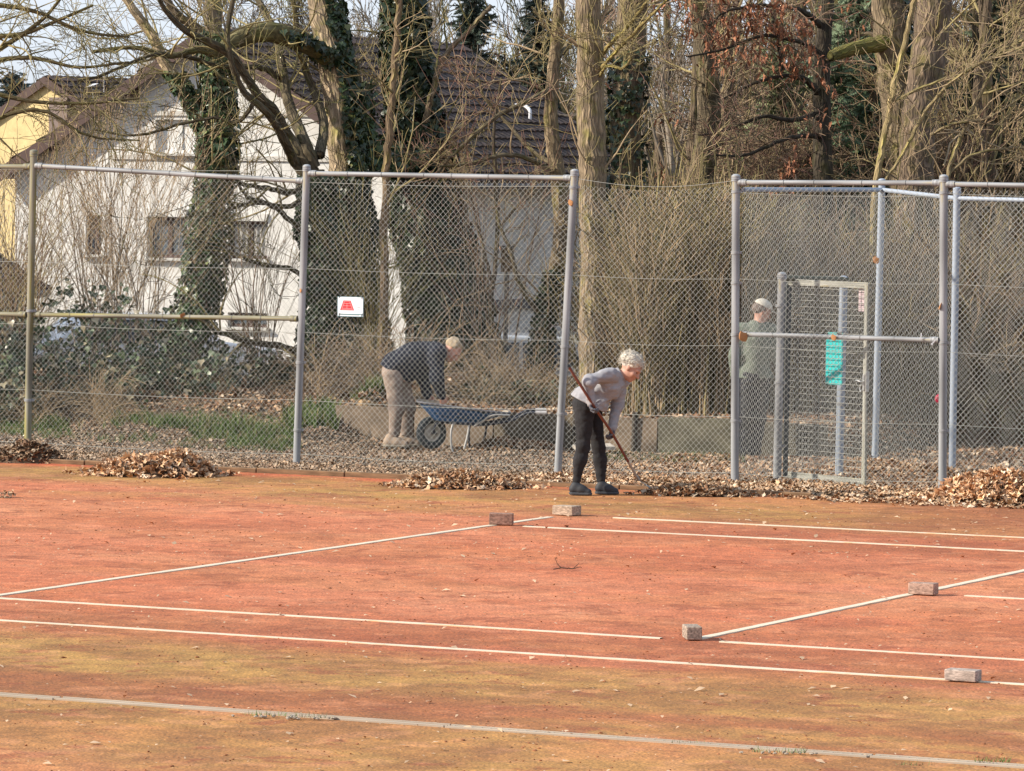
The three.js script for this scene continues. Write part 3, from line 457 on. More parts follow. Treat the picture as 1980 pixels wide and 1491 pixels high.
// a head: c = centre of the skull, turned so that its own +z looks where the person looks and +y is the crown; skin and hair prims
function head(c, look, up, s = 1) {
  const z = look.clone().normalize(), x = V(0, 0, 0).crossVectors(up, z).normalize(), y = V(0, 0, 0).crossVectors(z, x); const q = Q().setFromRotationMatrix(new THREE.Matrix4().makeBasis(x, y, z));
  const W = (a, b, d) => V(a * s, b * s, d * s).applyQuaternion(q).add(c), qi = q.clone().invert(); const e = (p, a, b, d, k) => ({ c: W(...p), r: V(a * s, b * s, d * s), rot: qi, k });
  return { W, e, skin: [e([0, 0.02, -0.005], 0.072, 0.092, 0.092, 0.02), e([0, -0.045, 0.035], 0.056, 0.062, 0.058, 0.03), e([0, -0.092, 0.062], 0.026, 0.020, 0.024, 0.02), e([0, 0.022, 0.078], 0.048, 0.016, 0.018, 0.02), cap(W(0, 0.012, 0.086), W(0, -0.028, 0.112), 0.009 * s, 0.0135 * s, { k: 0.01 }), e([0.017, -0.03, 0.096], 0.009, 0.008, 0.010, 0.006), e([-0.017, -0.03, 0.096], 0.009, 0.008, 0.010, 0.006), e([0, -0.056, 0.093], 0.024, 0.006, 0.010, 0.006), e([0, -0.068, 0.09], 0.020, 0.006, 0.010, 0.006), e([0.04, -0.03, 0.062], 0.024, 0.022, 0.022, 0.02), e([-0.04, -0.03, 0.062], 0.024, 0.022, 0.022, 0.02), ...[1, -1].flatMap((d) => [e([0.074 * d, -0.006, -0.004], 0.010, 0.032, 0.019, 0.008)])], eye: (d) => e([0.031 * d, 0.002, 0.077], 0.012, 0.009, 0.011) };
}
const skinMat = std({ color: col(0.52, 0.27, 0.18), roughness: 0.55 }), skinRed = std({ color: col(0.50, 0.26, 0.185), roughness: 0.55 });
const cloth = (r, g, b, s, amp = 0.25) => std({ color: col(r, g, b), roughness: 0.95, map: (() => { const t = tex(128, 128, (x, y) => { const a = 225 + 60 * amp * (tile(x, y, 30, 3, s) - 0.5) * 2 + 50 * amp * (tile(x, y, 4, 3, s + 5) - 0.5) * 2; return [a, a, a]; }); t.repeat.set(2, 2); return t; })() });
const eyeMat = std({ color: 0x1c1512, roughness: 0.2 });
const lift = (prims, g) => prims.map((q) => q.b ? { ...q, ra: q.ra + g, rb: q.rb + g } : { ...q, r: q.r.clone().addScalar(g) });
function shoe(heel, toe, y, h, mU, mS, parent, w = 0.05) { // heel and toe on the ground
  const d = V(0, 0, 0).subVectors(toe, heel), L = d.length(); d.normalize(); const P = (t, up) => heel.clone().addScaledVector(d, t * L).add(V(0, up, 0)); const f = sdf([cap(P(0.14, 0.05), P(0.5, 0.05), w, w * 0.95), cap(P(0.5, 0.05), P(0.85, 0.03), w * 0.98, w * 0.82), cap(P(0.16, 0.06), P(0.2, h), w * 0.85, w * 0.9), cap(P(0.3, 0.09), P(0.62, 0.06), w * 0.7, w * 0.6)], 0.03, (dd, x, yy, z) => Math.max(dd, heel.y + 0.022 - yy));
  mesh('shoe', surfaceNet(f, boundsOf([cap(P(0, 0), P(1, h), w, w)], 0.06), 0.008), mU, parent);
  const s = sdf([cap(P(0.13, 0.02), P(0.86, 0.02), w * 1.06, w * 0.92)], 0.01, (dd, x, yy, z) => Math.max(dd, yy - heel.y - 0.026, heel.y - yy)); mesh('shoe_sole', surfaceNet(s, boundsOf([cap(P(0, 0), P(1, 0), w, w)], 0.04), 0.008), mS, parent);
}
// ---------------------------------------------------------------- woman with the rake
{
  const S = 203.4, bx = 1150, by = 956, base = onY(bx, by, 0.004), P = (px, py, z = 0) => V((px - bx) / S, (by - py) / S, z);
  const t = thing('person', 'white haired woman in light grey top and black jeans bending over a rake', 'person', base);
  const hip = P(1131, 786, 0), hn = P(1128, 790, 0.09), hf = P(1142, 790, -0.09), kn = P(1126, 862, 0.10), kf = P(1157, 864, -0.08), an = P(1114, 930, 0.09), af = P(1162, 928, -0.07);
  const chest = P(1178, 745, 0), sn = P(1177, 722, 0.17), sf = P(1199, 742, -0.16), en = P(1135, 735, 0.27), wn = P(1140, 776, 0.24), ef = P(1191, 785, -0.13), wf = P(1182, 829, -0.02);
  const neck0 = P(1192, 728, 0), hd = P(1216, 712, 0.0);
  const hed = head(hd, V(0.80, -0.60, 0.28), V(0.62, 0.78, 0), 1.0);
  const torso = [ell(P(1134, 775), 0.135, 0.155, 0.165, [0, 0, 0.3]), cap(P(1142, 768), P(1172, 744), 0.135, 0.135, { fz: 0.85 }), ell(P(1176, 742), 0.13, 0.145, 0.17, [0, 0, -0.75]), ell(P(1175, 757, 0.07), 0.075, 0.075, 0.075), ell(P(1175, 757, -0.07), 0.075, 0.075, 0.075), cap(P(1176, 728, 0.12), P(1192, 736, -0.12), 0.07, 0.07)];
  const arms = [cap(sn, en, 0.062, 0.047), cap(en, wn, 0.047, 0.034), cap(sf, ef, 0.058, 0.046), cap(ef, wf, 0.046, 0.033)];
  const legs = [cap(hn, kn, 0.092, 0.058), cap(kn, P(1121, 888, 0.10), 0.056, 0.056), cap(P(1121, 888, 0.10), an, 0.056, 0.034), cap(hf, kf, 0.090, 0.057), cap(kf, P(1160, 890, -0.08), 0.055, 0.054), cap(P(1160, 890, -0.08), af, 0.054, 0.034), ell(P(1127, 782, 0.0), 0.115, 0.11, 0.17)];
  // the rake runs through both hands
  const rTop = P(1097, 709, 0.36), rH1 = P(1142, 778, 0.275), rH2 = P(1181, 836, 0.06), rd = V(0, 0, 0).subVectors(rH2, rH1).normalize();
  const rEnd = P(1233, 926, -0.16);
  const h1 = hand(wn, V(0.25, -1, 0.15), V(0.6, -0.1, 0.5), 1.2, 1, 0.92), h2 = hand(wf, V(-0.1, -1, 0.25), V(-0.6, -0.1, 0.5), 1.2, -1, 0.92);
  const body = [...hed.skin, cap(neck0, P(1209, 722), 0.055, 0.052), ...lift(torso, -0.02), ...lift(arms, -0.008), ...lift(legs, -0.008)];
  mesh('body', [surfaceNet(sdf(body, 0.03), boundsOf(body), 0.012), surfaceNet(sdf([...hed.skin, cap(neck0, P(1209, 722), 0.055, 0.052)], 0.014), boundsOf(hed.skin, 0.03), 0.0045)], skinRed, t);
  mesh('eye', net([hed.eye(1)], 0.003, 0.004), eyeMat, t); mesh('eye', net([hed.eye(-1)], 0.003, 0.004), eyeMat, t);
  // hair: short white curls over a soft cap of hair
  reseed(12); const hp = [hed.e([0, 0.052, -0.03], 0.094, 0.088, 0.102)]; for (let i = 0; i < 120; i++) { const d = rand3(); if (d.y < -0.15 && d.z > -0.35) continue; if (d.z > 0.6 && d.y < 0.35) continue; if (d.y < -0.55) continue; hp.push(hed.e([d.x * 0.09, 0.048 + d.y * 0.086, -0.03 + d.z * 0.1], rr(.012, .02), rr(.012, .02), rr(.012, .02), 0.014)); }
  const hairM = std({ color: col(0.66, 0.62, 0.54), roughness: 0.95 }); const hair = mesh('hair', net(hp, 0.016, 0.005, folds(0.007, 90, 90, 90)), hairM, t);
  { const sb = new MB(); for (let i = 0; i < 900; i++) { const d = rand3(); if (d.y < -0.2 && d.z > -0.3) continue; if (d.z > 0.62 && d.y < 0.3) continue; if (d.y < -0.6) continue; const a = rand3(), r = rr(0.99, 1.05), p0 = hed.W(d.x * 0.096 * r, 0.05 + d.y * 0.09 * r, -0.03 + d.z * 0.105 * r), n = p0.clone().sub(hed.W(0, 0.05, -0.03)).normalize(); a.addScaledVector(n, -a.dot(n) * 0.6).normalize(); const k = rr(.75, 1.15); sb.tube([p0, p0.clone().addScaledVector(n, 0.012).addScaledVector(a, 0.012), p0.clone().addScaledVector(n, 0.016).addScaledVector(a, 0.028), p0.clone().addScaledVector(n, 0.006).addScaledVector(a, 0.038)], [0.0022, 0.0026, 0.002, 0.001], 3, col(0.66 * k, 0.62 * k, 0.54 * k)); } sb.build('curls', M.twig, hair).userData.kind = 'stuff'; }
  const topF = folds(0.022, 11, 17, 12);
  const shirt = [...torso, ...lift(arms, 0.010), cap(P(1122, 777), P(1150, 783), 0.12, 0.12, { fz: 0.72 })];
  const hemA = P(1110, 769), hemB = P(1162, 795), hemN = V(-(hemB.y - hemA.y), hemB.x - hemA.x, 0).normalize(); // keep what is above the hem
  const top = surfaceNet(sdf(shirt, 0.045, (d, x, y, z) => Math.max(topF(d, x, y, z), -((x - hemA.x) * hemN.x + (y - hemA.y) * hemN.y) * (Math.abs(z) < 0.205 && x < P(1167, 0).x ? 1 : 0) - (Math.abs(z) < 0.205 && x < P(1167, 0).x ? 0 : 9))), boundsOf(shirt), 0.009);
  const tm = cloth(0.40, 0.395, 0.42, 3); const tp = mesh('pullover', top, tm, t);
  mesh('collar', net([cap(P(1192, 727, 0), P(1200, 724, 0), 0.075, 0.070)], 0.02, 0.008, (d, x, y, z) => { const c = (x - P(1199, 722).x) * 0.85 + (y - P(1199, 722).y) * 0.5; return Math.max(Math.abs(d) - 0.006, c); }), tm, tp);
  mesh('pocket', net([ell(P(1150, 776, 0.145), 0.05, 0.012, 0.02, [0, 0, 0.5])], 0.01, 0.006), cloth(0.3, 0.3, 0.33, 3), tp); mesh('zip', [pipe([P(1198, 741, 0.075), P(1193, 750, 0.105), P(1188, 757, 0.125)], 0.006, 8, 6)], std({ color: 0x2c2c34, roughness: 0.8 }), tp);
  const jf = folds(0.013, 14, 17, 14); const jeans = legs.map((q) => q.b ? { ...q, ra: q.ra + 0.004, rb: q.rb + 0.006 } : q);
  mesh('jeans', surfaceNet(sdf(jeans, 0.04, jf), boundsOf(jeans), 0.009), cloth(0.026, 0.025, 0.028, 9, 0.7), t);
  const gm = cloth(0.13, 0.13, 0.15, 5); mesh('glove', net([...h1, cap(wn, wn.clone().lerp(en, 0.12), 0.038, 0.04)], 0.008, 0.005), gm, t); mesh('glove', net([...h2, cap(wf, wf.clone().lerp(ef, 0.12), 0.038, 0.04)], 0.008, 0.005), gm, t);
  mesh('cuff', net([cap(wn.clone().lerp(en, 0.0), wn.clone().lerp(en, 0.1), 0.041, 0.042)], 0.01, 0.007), cloth(0.6, 0.6, 0.6, 3), tp);
  const sm = std({ color: col(0.028, 0.030, 0.036), roughness: 0.7 }), so = std({ color: col(0.06, 0.065, 0.075), roughness: 0.8 });
  const gr = (p) => p.setY(0.0); shoe(gr(P(1103, 956, 0.09)), gr(P(1140, 956, 0.12)).add(V(0.015, 0, 0.02)), 0, 0.09, sm, so, t, 0.040); shoe(gr(P(1153, 956, -0.06)), gr(P(1194, 956, -0.03)).add(V(0.01, 0, 0)), 0, 0.09, sm, so, t, 0.040);
  // rake
  const r = thing('rake', 'long handled leaf rake with reddish brown handle held by the woman', 'rake', base), hm = std({ color: col(0.16, 0.045, 0.026), roughness: 0.5 }), mm = std({ color: col(0.30, 0.29, 0.27), roughness: 0.45, metalness: 0.5 });
  mesh('handle', [pipe([rTop, rH1, rH1.clone().lerp(rH2, 0.5).add(V(0.004, -0.006, 0)), rH2, P(1214, 893, -0.06)], 0.0135, 40, 12)], hm, r);
  mesh('shaft', rod(P(1213, 891, -0.06), rEnd, 0.012), std({ color: col(0.36, 0.30, 0.24), roughness: 0.6 }), r); mesh('ferrule', rod(P(1231, 922, -0.155), P(1236, 930, -0.17), 0.016), mm, r);
  for (let i = -5; i <= 5; i++) { const a = P(1236, 930, -0.17), q = i / 5; const b = P(1258, 944, -0.20 + q * 0.13), e = P(1274 + 4 * (1 - q * q), 951, -0.24 + q * 0.22); const g = e.clone().add(V(0.02, -0.03, 0)); mesh('tine', pipe([a, b, e, g], 0.0028, 14, 5), mm, r); }
  mesh('spreader_bar', pipe([P(1257, 943, -0.33), P(1259, 944, -0.20), P(1257, 943, -0.07)], 0.004, 10, 6), mm, r);
}
// ---------------------------------------------------------------- man bending over the wheelbarrow
{
  const S = 175.5, bx = 766, by = 863, base = onY(bx, by, 0.03), gy = 0.03; const P = (px, py, z = 0) => V((px - bx) / S, (by - py) / S, z);
  base.y = gy; const t = thing('person', 'bent over person in dark navy jacket and beige trousers leaning over a wheelbarrow', 'person', base);
  const hn = P(758, 724, 0.09), hf = P(772, 726, -0.08), kn = P(766, 787, 0.10), kf = P(786, 790, -0.10), an = P(762, 846, 0.09), af = P(784, 846, -0.10);
  const sn = P(842, 686, 0.18), sf = P(846, 688, -0.16), en = P(842, 729, 0.20), wn = P(852, 764, 0.10), ef = P(812, 728, -0.2), wf = P(824, 765, -0.12);
  const hed = head(P(871, 678, 0.03), V(0.62, -0.78, 0.35), V(0.78, 0.62, 0), 1.0);
  const torso = [ell(P(758, 716), 0.13, 0.15, 0.18), cap(P(762, 708), P(800, 694), 0.15, 0.165, { fz: 0.85 }), cap(P(800, 692), P(838, 684), 0.165, 0.135, { fz: 0.8 }), cap(P(842, 682, 0.12), P(842, 684, -0.12), 0.085, 0.085), cap(P(780, 722), P(812, 716), 0.115, 0.10, { fz: 0.8 })];
  const arms = [cap(sn, en, 0.075, 0.058), cap(en, wn, 0.058, 0.04), cap(sf, ef, 0.07, 0.055), cap(ef, wf, 0.055, 0.04)];
  const legs = [cap(hn, kn, 0.105, 0.07), cap(kn, an, 0.066, 0.044), cap(hf, kf, 0.1, 0.068), cap(kf, af, 0.064, 0.044), ell(P(760, 722), 0.12, 0.12, 0.17)];
  const h1 = hand(wn, V(0.3, -1, -0.2), V(-0.3, 0, -1), 0.6, 1), h2 = hand(wf, V(0.4, -1, 0.2), V(-0.3, 0, 1), 0.6, -1);
  const neck = cap(P(846, 680), P(864, 680), 0.062, 0.058); const body = [...hed.skin, neck, ...lift(torso, -0.02), ...lift(arms, -0.015), ...lift(legs, -0.012)];
  mesh('body', [surfaceNet(sdf(body, 0.03), boundsOf(body), 0.013), surfaceNet(sdf([...hed.skin, neck], 0.014), boundsOf(hed.skin, 0.03), 0.005), net(h1, 0.008, 0.005), net(h2, 0.008, 0.005)], skinRed, t);
  for (const d of [1, -1]) mesh('eye', net([hed.eye(d)], 0.003, 0.004), eyeMat, t);
  reseed(31); const hp = [hed.e([0, 0.05, -0.03], 0.084, 0.078, 0.092)]; for (let i = 0; i < 90; i++) { const d = rand3(); if ((d.y < -0.1 && d.z > -0.3) || d.y < -0.6 || (d.z > 0.5 && d.y < 0.5)) continue; hp.push(hed.e([d.x * 0.082, 0.046 + d.y * 0.078, -0.03 + d.z * 0.09], 0.014, 0.018, 0.022, 0.014)); }
  mesh('hair', net(hp, 0.012, 0.007, folds(0.010, 40, 40, 40)), std({ color: col(0.42, 0.33, 0.22), roughness: 0.85 }), t);
  const jk = [...torso, ...lift(arms, 0.014)], jf = folds(0.024, 7, 10, 8); const wA = P(742, 712), wB = P(790, 741), wn2 = V(-(wB.y - wA.y), wB.x - wA.x, 0).normalize();
  const jm = cloth(0.016, 0.021, 0.038, 21, 0.5); const jacket = mesh('jacket', surfaceNet(sdf(jk, 0.05, (d, x, y, z) => Math.max(jf(d, x, y, z), x < P(806, 0).x ? -((x - wA.x) * wn2.x + (y - wA.y) * wn2.y) : -1)), boundsOf(jk), 0.010), jm, t);
  mesh('collar', net([cap(P(847, 681), P(858, 681), 0.083, 0.076)], 0.02, 0.009, (d, x) => Math.max(Math.abs(d) - 0.008, x - P(859, 0).x)), jm, jacket);
  const tf = folds(0.026, 9, 9, 9), tr = legs.map((q) => q.b ? { ...q, ra: q.ra + 0.006, rb: q.rb + 0.016 } : q);
  mesh('trousers', surfaceNet(sdf(tr, 0.05, (d, x, y, z) => Math.max(tf(d, x, y, z), P(0, 843).y - y)), boundsOf(tr), 0.010), cloth(0.40, 0.31, 0.25, 33, 0.4), t);
  const um = std({ color: col(0.40, 0.30, 0.22), roughness: 0.9 }), so = std({ color: col(0.32, 0.28, 0.22), roughness: 0.9 }); const gr = (p) => p.setY(0.0);
  for (const [a, m] of [[an, 1], [af, 0]]) mesh('sock', rod(V(a.x, 0.06, a.z), V(a.x + 0.005, 0.16, a.z), 0.043, 12), std({ color: 0x1a1820, roughness: 1 }), t);
  shoe(gr(P(745, 863, 0.09)), gr(P(790, 863, 0.14)), 0, 0.1, um, so, t, 0.054); shoe(gr(P(770, 863, -0.1)), gr(P(812, 863, -0.08)), 0, 0.1, um, so, t, 0.054);
}
// ---------------------------------------------------------------- man in the cap behind the fence
{
  const S = 180, bx = 1455, by = 886, base = onY(bx, by, 0.03); const P = (px, py, z = 0) => V((px - bx) / S, (by - py) / S, z);
  const t = thing('person', 'person in pale cap and grey green shirt seen from behind beside the gate', 'person', base);
  const hl = P(1443, 734, 0), hr = P(1467, 736, -0.02), kl = P(1441, 806, 0.01), kr = P(1465, 808, -0.04), al = P(1438, 870, 0), ar = P(1457, 872, -0.06);
  const sl = P(1430, 640, 0.0), sr = P(1488, 644, -0.06), el = P(1421, 688, 0.03), wl = P(1420, 726, -0.02), er = P(1497, 690, -0.05), wr = P(1486, 676, -0.30);
  const hed = head(P(1468, 604, -0.02), V(0.86, -0.42, -0.30), V(0.35, 0.92, 0.0), 1.04);
  const torso = [ell(P(1456, 724), 0.17, 0.15, 0.13), cap(P(1457, 710), P(1459, 660), 0.15, 0.16, { fz: 1.1 }), cap(P(1440, 645), P(1478, 648, -0.03), 0.10, 0.10), cap(P(1459, 668, -0.02), P(1460, 640, -0.02), 0.15, 0.12, { fz: 1.15 })];
  const arms = [cap(sl, el, 0.07, 0.055), cap(el, wl, 0.052, 0.036), cap(sr, er, 0.07, 0.055), cap(er, wr, 0.052, 0.036)];
  const legs = [cap(hl, kl, 0.105, 0.075), cap(kl, al, 0.07, 0.05), cap(hr, kr, 0.105, 0.075), cap(kr, ar, 0.07, 0.05), ell(P(1455, 728), 0.165, 0.13, 0.125)];
  const neck = cap(P(1463, 634), P(1466, 616, -0.01), 0.066, 0.06), h1 = hand(wl, V(0.05, -1, -0.1), V(0.7, 0, -0.6), 0.5, 1), h2 = hand(wr, V(-0.5, 0.1, -1), V(-0.6, 0, 0.3), 0.8, 1);
  const body = [...hed.skin, neck, ...lift(torso, -0.02), ...lift(arms, -0.012), ...lift(legs, -0.012)];
  mesh('body', [surfaceNet(sdf(body, 0.03), boundsOf(body), 0.014), surfaceNet(sdf([...hed.skin, neck], 0.014), boundsOf(hed.skin, 0.03), 0.005), net(h1, 0.008, 0.005), net(h2, 0.008, 0.005)], skinRed, t);
  for (const d of [1, -1]) mesh('eye', net([hed.eye(d)], 0.003, 0.004), eyeMat, t);
  mesh('hair', net([hed.e([0, 0.01, -0.05], 0.078, 0.062, 0.058), hed.e([0.066, 0.02, -0.02], 0.014, 0.03, 0.04), hed.e([-0.066, 0.02, -0.02], 0.014, 0.03, 0.04)], 0.015, 0.007, folds(0.008, 40, 40, 40)), std({ color: col(0.16, 0.12, 0.10), roughness: 0.9 }), t);
  const cm = cloth(0.78, 0.73, 0.62, 41); const cap1 = mesh('cap', surfaceNet(sdf([hed.e([0, 0.045, -0.005], 0.089, 0.084, 0.104)], 0.01, (d, x, y, z) => { const w = V(x, y, z).sub(hed.W(0, 0.052, 0)); const up = V(0, 0, 0).subVectors(hed.W(0, 1, 0), hed.W(0, 0, 0)).normalize(); return Math.max(d, -w.dot(up)); }), boundsOf([hed.e([0, 0.05, 0], 0.1, 0.1, 0.12)]), 0.006), cm, t);
  mesh('cap_brim', net([hed.e([0, 0.045, 0.115], 0.068, 0.008, 0.062)], 0.01, 0.005), cm, cap1);
  const sf2 = folds(0.022, 9, 9, 9), sh = [...torso, ...lift(arms, 0.018), cap(P(1445, 738), P(1468, 738), 0.145, 0.145, { fz: 1.2 })];
  mesh('shirt', surfaceNet(sdf(sh, 0.04, (d, x, y, z) => Math.max(sf2(d, x, y, z), P(0, 732).y - y)), boundsOf(sh), 0.010), cloth(0.185, 0.215, 0.17, 51, 0.4), t);
  const tf = folds(0.03, 6, 14, 8), tr = legs.map((q) => q.b ? { ...q, ra: q.ra + 0.008, rb: q.rb + 0.02 } : q);
  mesh('trousers', surfaceNet(sdf(tr, 0.035, tf), boundsOf(tr), 0.010), cloth(0.022, 0.024, 0.034, 61, 0.5), t);
  const sm = std({ color: 0x2a2622, roughness: 0.8 }); const gr = (p) => p.setY(0.0); shoe(gr(P(1437, 886, 0.04)), gr(P(1446, 886, -0.22)), 0, 0.1, sm, sm, t, 0.052); shoe(gr(P(1456, 886, 0.0)), gr(P(1470, 886, -0.25)), 0, 0.1, sm, sm, t, 0.052);
}
// ---------------------------------------------------------------- wheelbarrow
{
  const S = 176, bx = 860, by = 868, base = onY(bx, by, 0.03); const P = (px, py, z = 0) => V((px - bx) / S, (by - py) / S, z);
  const t = thing('wheelbarrow', 'blue wheelbarrow with one big tyre standing between the bent person and the fence', 'wheelbarrow', base);
  const blue = std({ color: col(0.03, 0.14, 0.36), roughness: 0.45, map: tex(128, 128, (x, y) => { const a = 225 + 60 * (tile(x, y, 5, 4, 3) - 0.5), r = sst(0.66, 0.8, tile(x, y, 7, 4, 20)); return [lerp(a, 230, r), lerp(a, 150, r), lerp(a, 90, r)]; }) }), inner = std({ color: col(0.40, 0.33, 0.25), roughness: 0.9 }), steel = std({ color: col(0.40, 0.39, 0.37), roughness: 0.5, metalness: 0.3 }), dark = std({ color: col(0.03, 0.035, 0.05), roughness: 0.6 });
  // tray: rings from the floor up to the rim, outside and inside
  const ring = (lv) => { const out = [], n = 32; for (let i = 0; i < n; i++) { const a = i / n * 6.28318, cx = Math.cos(a), cz = Math.sin(a), e = 0.45; const X = Math.sign(cx) * Math.pow(Math.abs(cx), e), Z = Math.sign(cz) * Math.pow(Math.abs(cz), e); const l0 = P(840, 812).x, r0 = P(918, 818).x, l1 = P(806, 772).x, r1 = P(984, 798).x; const x = lerp(lerp(l0, r0, (X + 1) / 2), lerp(l1, r1, (X + 1) / 2), lv), hw = lerp(0.19, 0.33, lv) * (X < 0 ? 1 - 0.12 * lv : 1); const y0 = lerp(P(0, 813).y, P(0, 818).y, (X + 1) / 2), y1 = lerp(P(0, 777).y, P(0, 797).y, (X + 1) / 2); out.push(V(x, lerp(y0, y1, lv), Z * hw)); } return out; };
  const shell = (levels, off) => { const p = [], id = [], uv = []; const n = 32; levels.forEach((lv, k) => ring(lv).forEach((q, i) => { p.push(q.x * (1 - off * 0.02), q.y + off * 0.012, q.z * (1 - off * 0.04)); uv.push(i / 8, k / 2); if (k) { const a = (k - 1) * n + i, b = (k - 1) * n + (i + 1) % n; id.push(a, a + n, b, b, a + n, b + n); } })); const c = p.length / 3; const m = ring(levels[0]).reduce((s, q) => s.add(q), V(0, 0, 0)).multiplyScalar(1 / n); p.push(m.x, m.y + off * 0.012, m.z); uv.push(0, 0); for (let i = 0; i < n; i++) id.push(i, (i + 1) % n, c); const g = new THREE.BufferGeometry(); g.setAttribute('position', new THREE.Float32BufferAttribute(p, 3)); g.setAttribute('uv', new THREE.Float32BufferAttribute(uv, 2)); g.setIndex(id); g.computeVertexNormals(); return g; };
  blue.side = inner.side = THREE.DoubleSide;
  const tray = mesh('tray', shell([0, 0.08, 0.35, 0.7, 1], 0), blue, t); mesh('tray_lining', shell([0.02, 0.35, 0.7, 0.99], 1), inner, tray);
  mesh('tray_rim', pipe([...ring(1), ring(1)[0]], 0.013, 80, 8), std({ color: col(0.12, 0.12, 0.13), roughness: 0.6 }), tray);
  // wheel, its axle turned a little towards the camera
  const w = new THREE.Group(); w.name = 'wheel'; w.position.copy(P(834, 839.5, 0)); w.position.y = 0.175; w.rotation.y = 0.5; t.add(w);
  mesh('tyre', [new THREE.TorusGeometry(0.135, 0.044, 14, 40).scale(1, 1, 1.1)], std({ color: col(0.05, 0.06, 0.065), roughness: 0.85 }), w);
  mesh('rim', [new THREE.LatheGeometry([[0.02, 0.03], [0.05, 0.025], [0.07, 0.012], [0.095, 0.022], [0.108, 0.03], [0.112, 0.0], [0.108, -0.03], [0.07, -0.012], [0.02, -0.03]].map(([a, b]) => new THREE.Vector2(a, b)), 32).rotateX(Math.PI / 2)], std({ color: col(0.42, 0.39, 0.33), roughness: 0.5 }), w); mesh('axle', rod(V(0, 0, -0.1), V(0, 0, 0.1), 0.016), dark, w);
  for (const s of [1, -1]) {
    mesh('handle', pipe([P(836, 838, 0.09 * s), P(846, 818, 0.12 * s), P(880, 817, 0.16 * s), P(930, 819, 0.2 * s), P(960, 815, 0.24 * s), P(990, 808, 0.27 * s), P(1018, 795, 0.29 * s), P(1052, 794, 0.30 * s)], 0.016, 60, 10), s > 0 ? dark : dark, t);
    mesh('grip', pipe([P(1032, 794, 0.295 * s), P(1053, 794, 0.30 * s)], 0.021, 6, 10), std({ color: col(0.45, 0.43, 0.42), roughness: 0.6 }), t);
    mesh('brace', pipe([P(916, 822, 0.21 * s), P(932, 811, 0.27 * s), P(950, 800, 0.32 * s), P(983, 799, 0.32 * s)], 0.011, 24, 8), steel, t);
    mesh('leg', pipe([P(876, 816, 0.17 * s), P(872, 835, 0.2 * s), P(877, 872, 0.22 * s), P(892, 874, 0.22 * s), P(900, 855, 0.21 * s), P(907, 818, 0.18 * s)].map((p) => (s < 0 ? p.add(V(0.19, 0, 0)) : p)), 0.012, 40, 8), s > 0 ? steel : dark, t);
  }
  // leaves heaped in the tray
  reseed(71); const L = []; for (let i = 0; i < 420; i++) { const a = rr(0, 6.28), r = Math.sqrt(rnd()); const x = lerp(P(825, 0).x, P(965, 0).x, 0.5 + 0.5 * r * Math.cos(a)), z = 0.25 * r * Math.sin(a); L.push([x, z, 1 - r * r]); }
  globalThis.barrowLeaves = { base, L, y: P(0, 793).y };
}
// ---------------------------------------------------------------- concrete bed edging, slab and brick block
{
  reseed(81); const t = thing('bed_edging', 'low wall of upright grey brown concrete slabs edging the raised bed behind the fence', 'edging wall');
  const mk = (r, g, b, s) => std({ color: col(r, g, b), roughness: 1, map: tex(128, 128, (x, y) => { const a = 195 + 150 * (tile(x, y, 4, 5, s) - 0.5); return [a, a * 0.98, a * 0.95]; }) }); const ms = [mk(0.26, 0.205, 0.155, 3), mk(0.23, 0.19, 0.14, 13), mk(0.18, 0.165, 0.125, 23), mk(0.165, 0.16, 0.12, 33)];
  for (let k = 0; k < 6; k++) { const u = -6.95 + k * 0.99; const g = box(0.975, 0.62, 0.05, 0, 0, 0, 0.008); g.rotateX(rr(-0.05, 0.03)); g.rotateZ(rr(-0.015, 0.015)); g.rotateY(turnU); const q = C(u + 0.5, WALL_V - 0.03); g.translate(q.x, 0.10 + rr(-0.03, 0.02), q.z); mesh('concrete_slab', g, ms[k < 2 ? 0 : k < 3 ? 1 : k < 4 ? 0 : k < 5 ? 3 : 2], t); }
  for (const px of [1110, 1225]) { const p = onV(px, 850, WALL_V - 0.08); mesh('stake', rod(V(p.x, -0.2, p.z), V(p.x + 0.01, 0.45, p.z), 0.03, 8), std({ color: col(0.06, 0.05, 0.04), roughness: 1 }), t); }
  const p = onY(1148, 872, 0.05), b = mesh('stone_slab', box(0.42, 0.04, 0.25, 0, 0, 0, 0.006), std({ color: col(0.52, 0.46, 0.38), roughness: 0.9 }), null, V(p.x, 0.09, p.z)); b.rotation.set(0.08, 0.2, 0.02); tag(b, 'pale flat slab lying on the leaves behind the legs of the woman', 'slab');
  const q = onY(1583, 872, 0.05), o = thing('brick_block', 'small stack of reddish bricks behind the gate bars', 'brick stack', V(q.x, 0.03, q.z), 0.1); const rm = std({ color: col(0.26, 0.11, 0.085), roughness: 1 }); for (const [x, y] of [[0, 0.05], [0.0, 0.155]]) mesh('brick', box(0.22, 0.098, 0.12, x, y, 0, 0.008), rm, o);
}
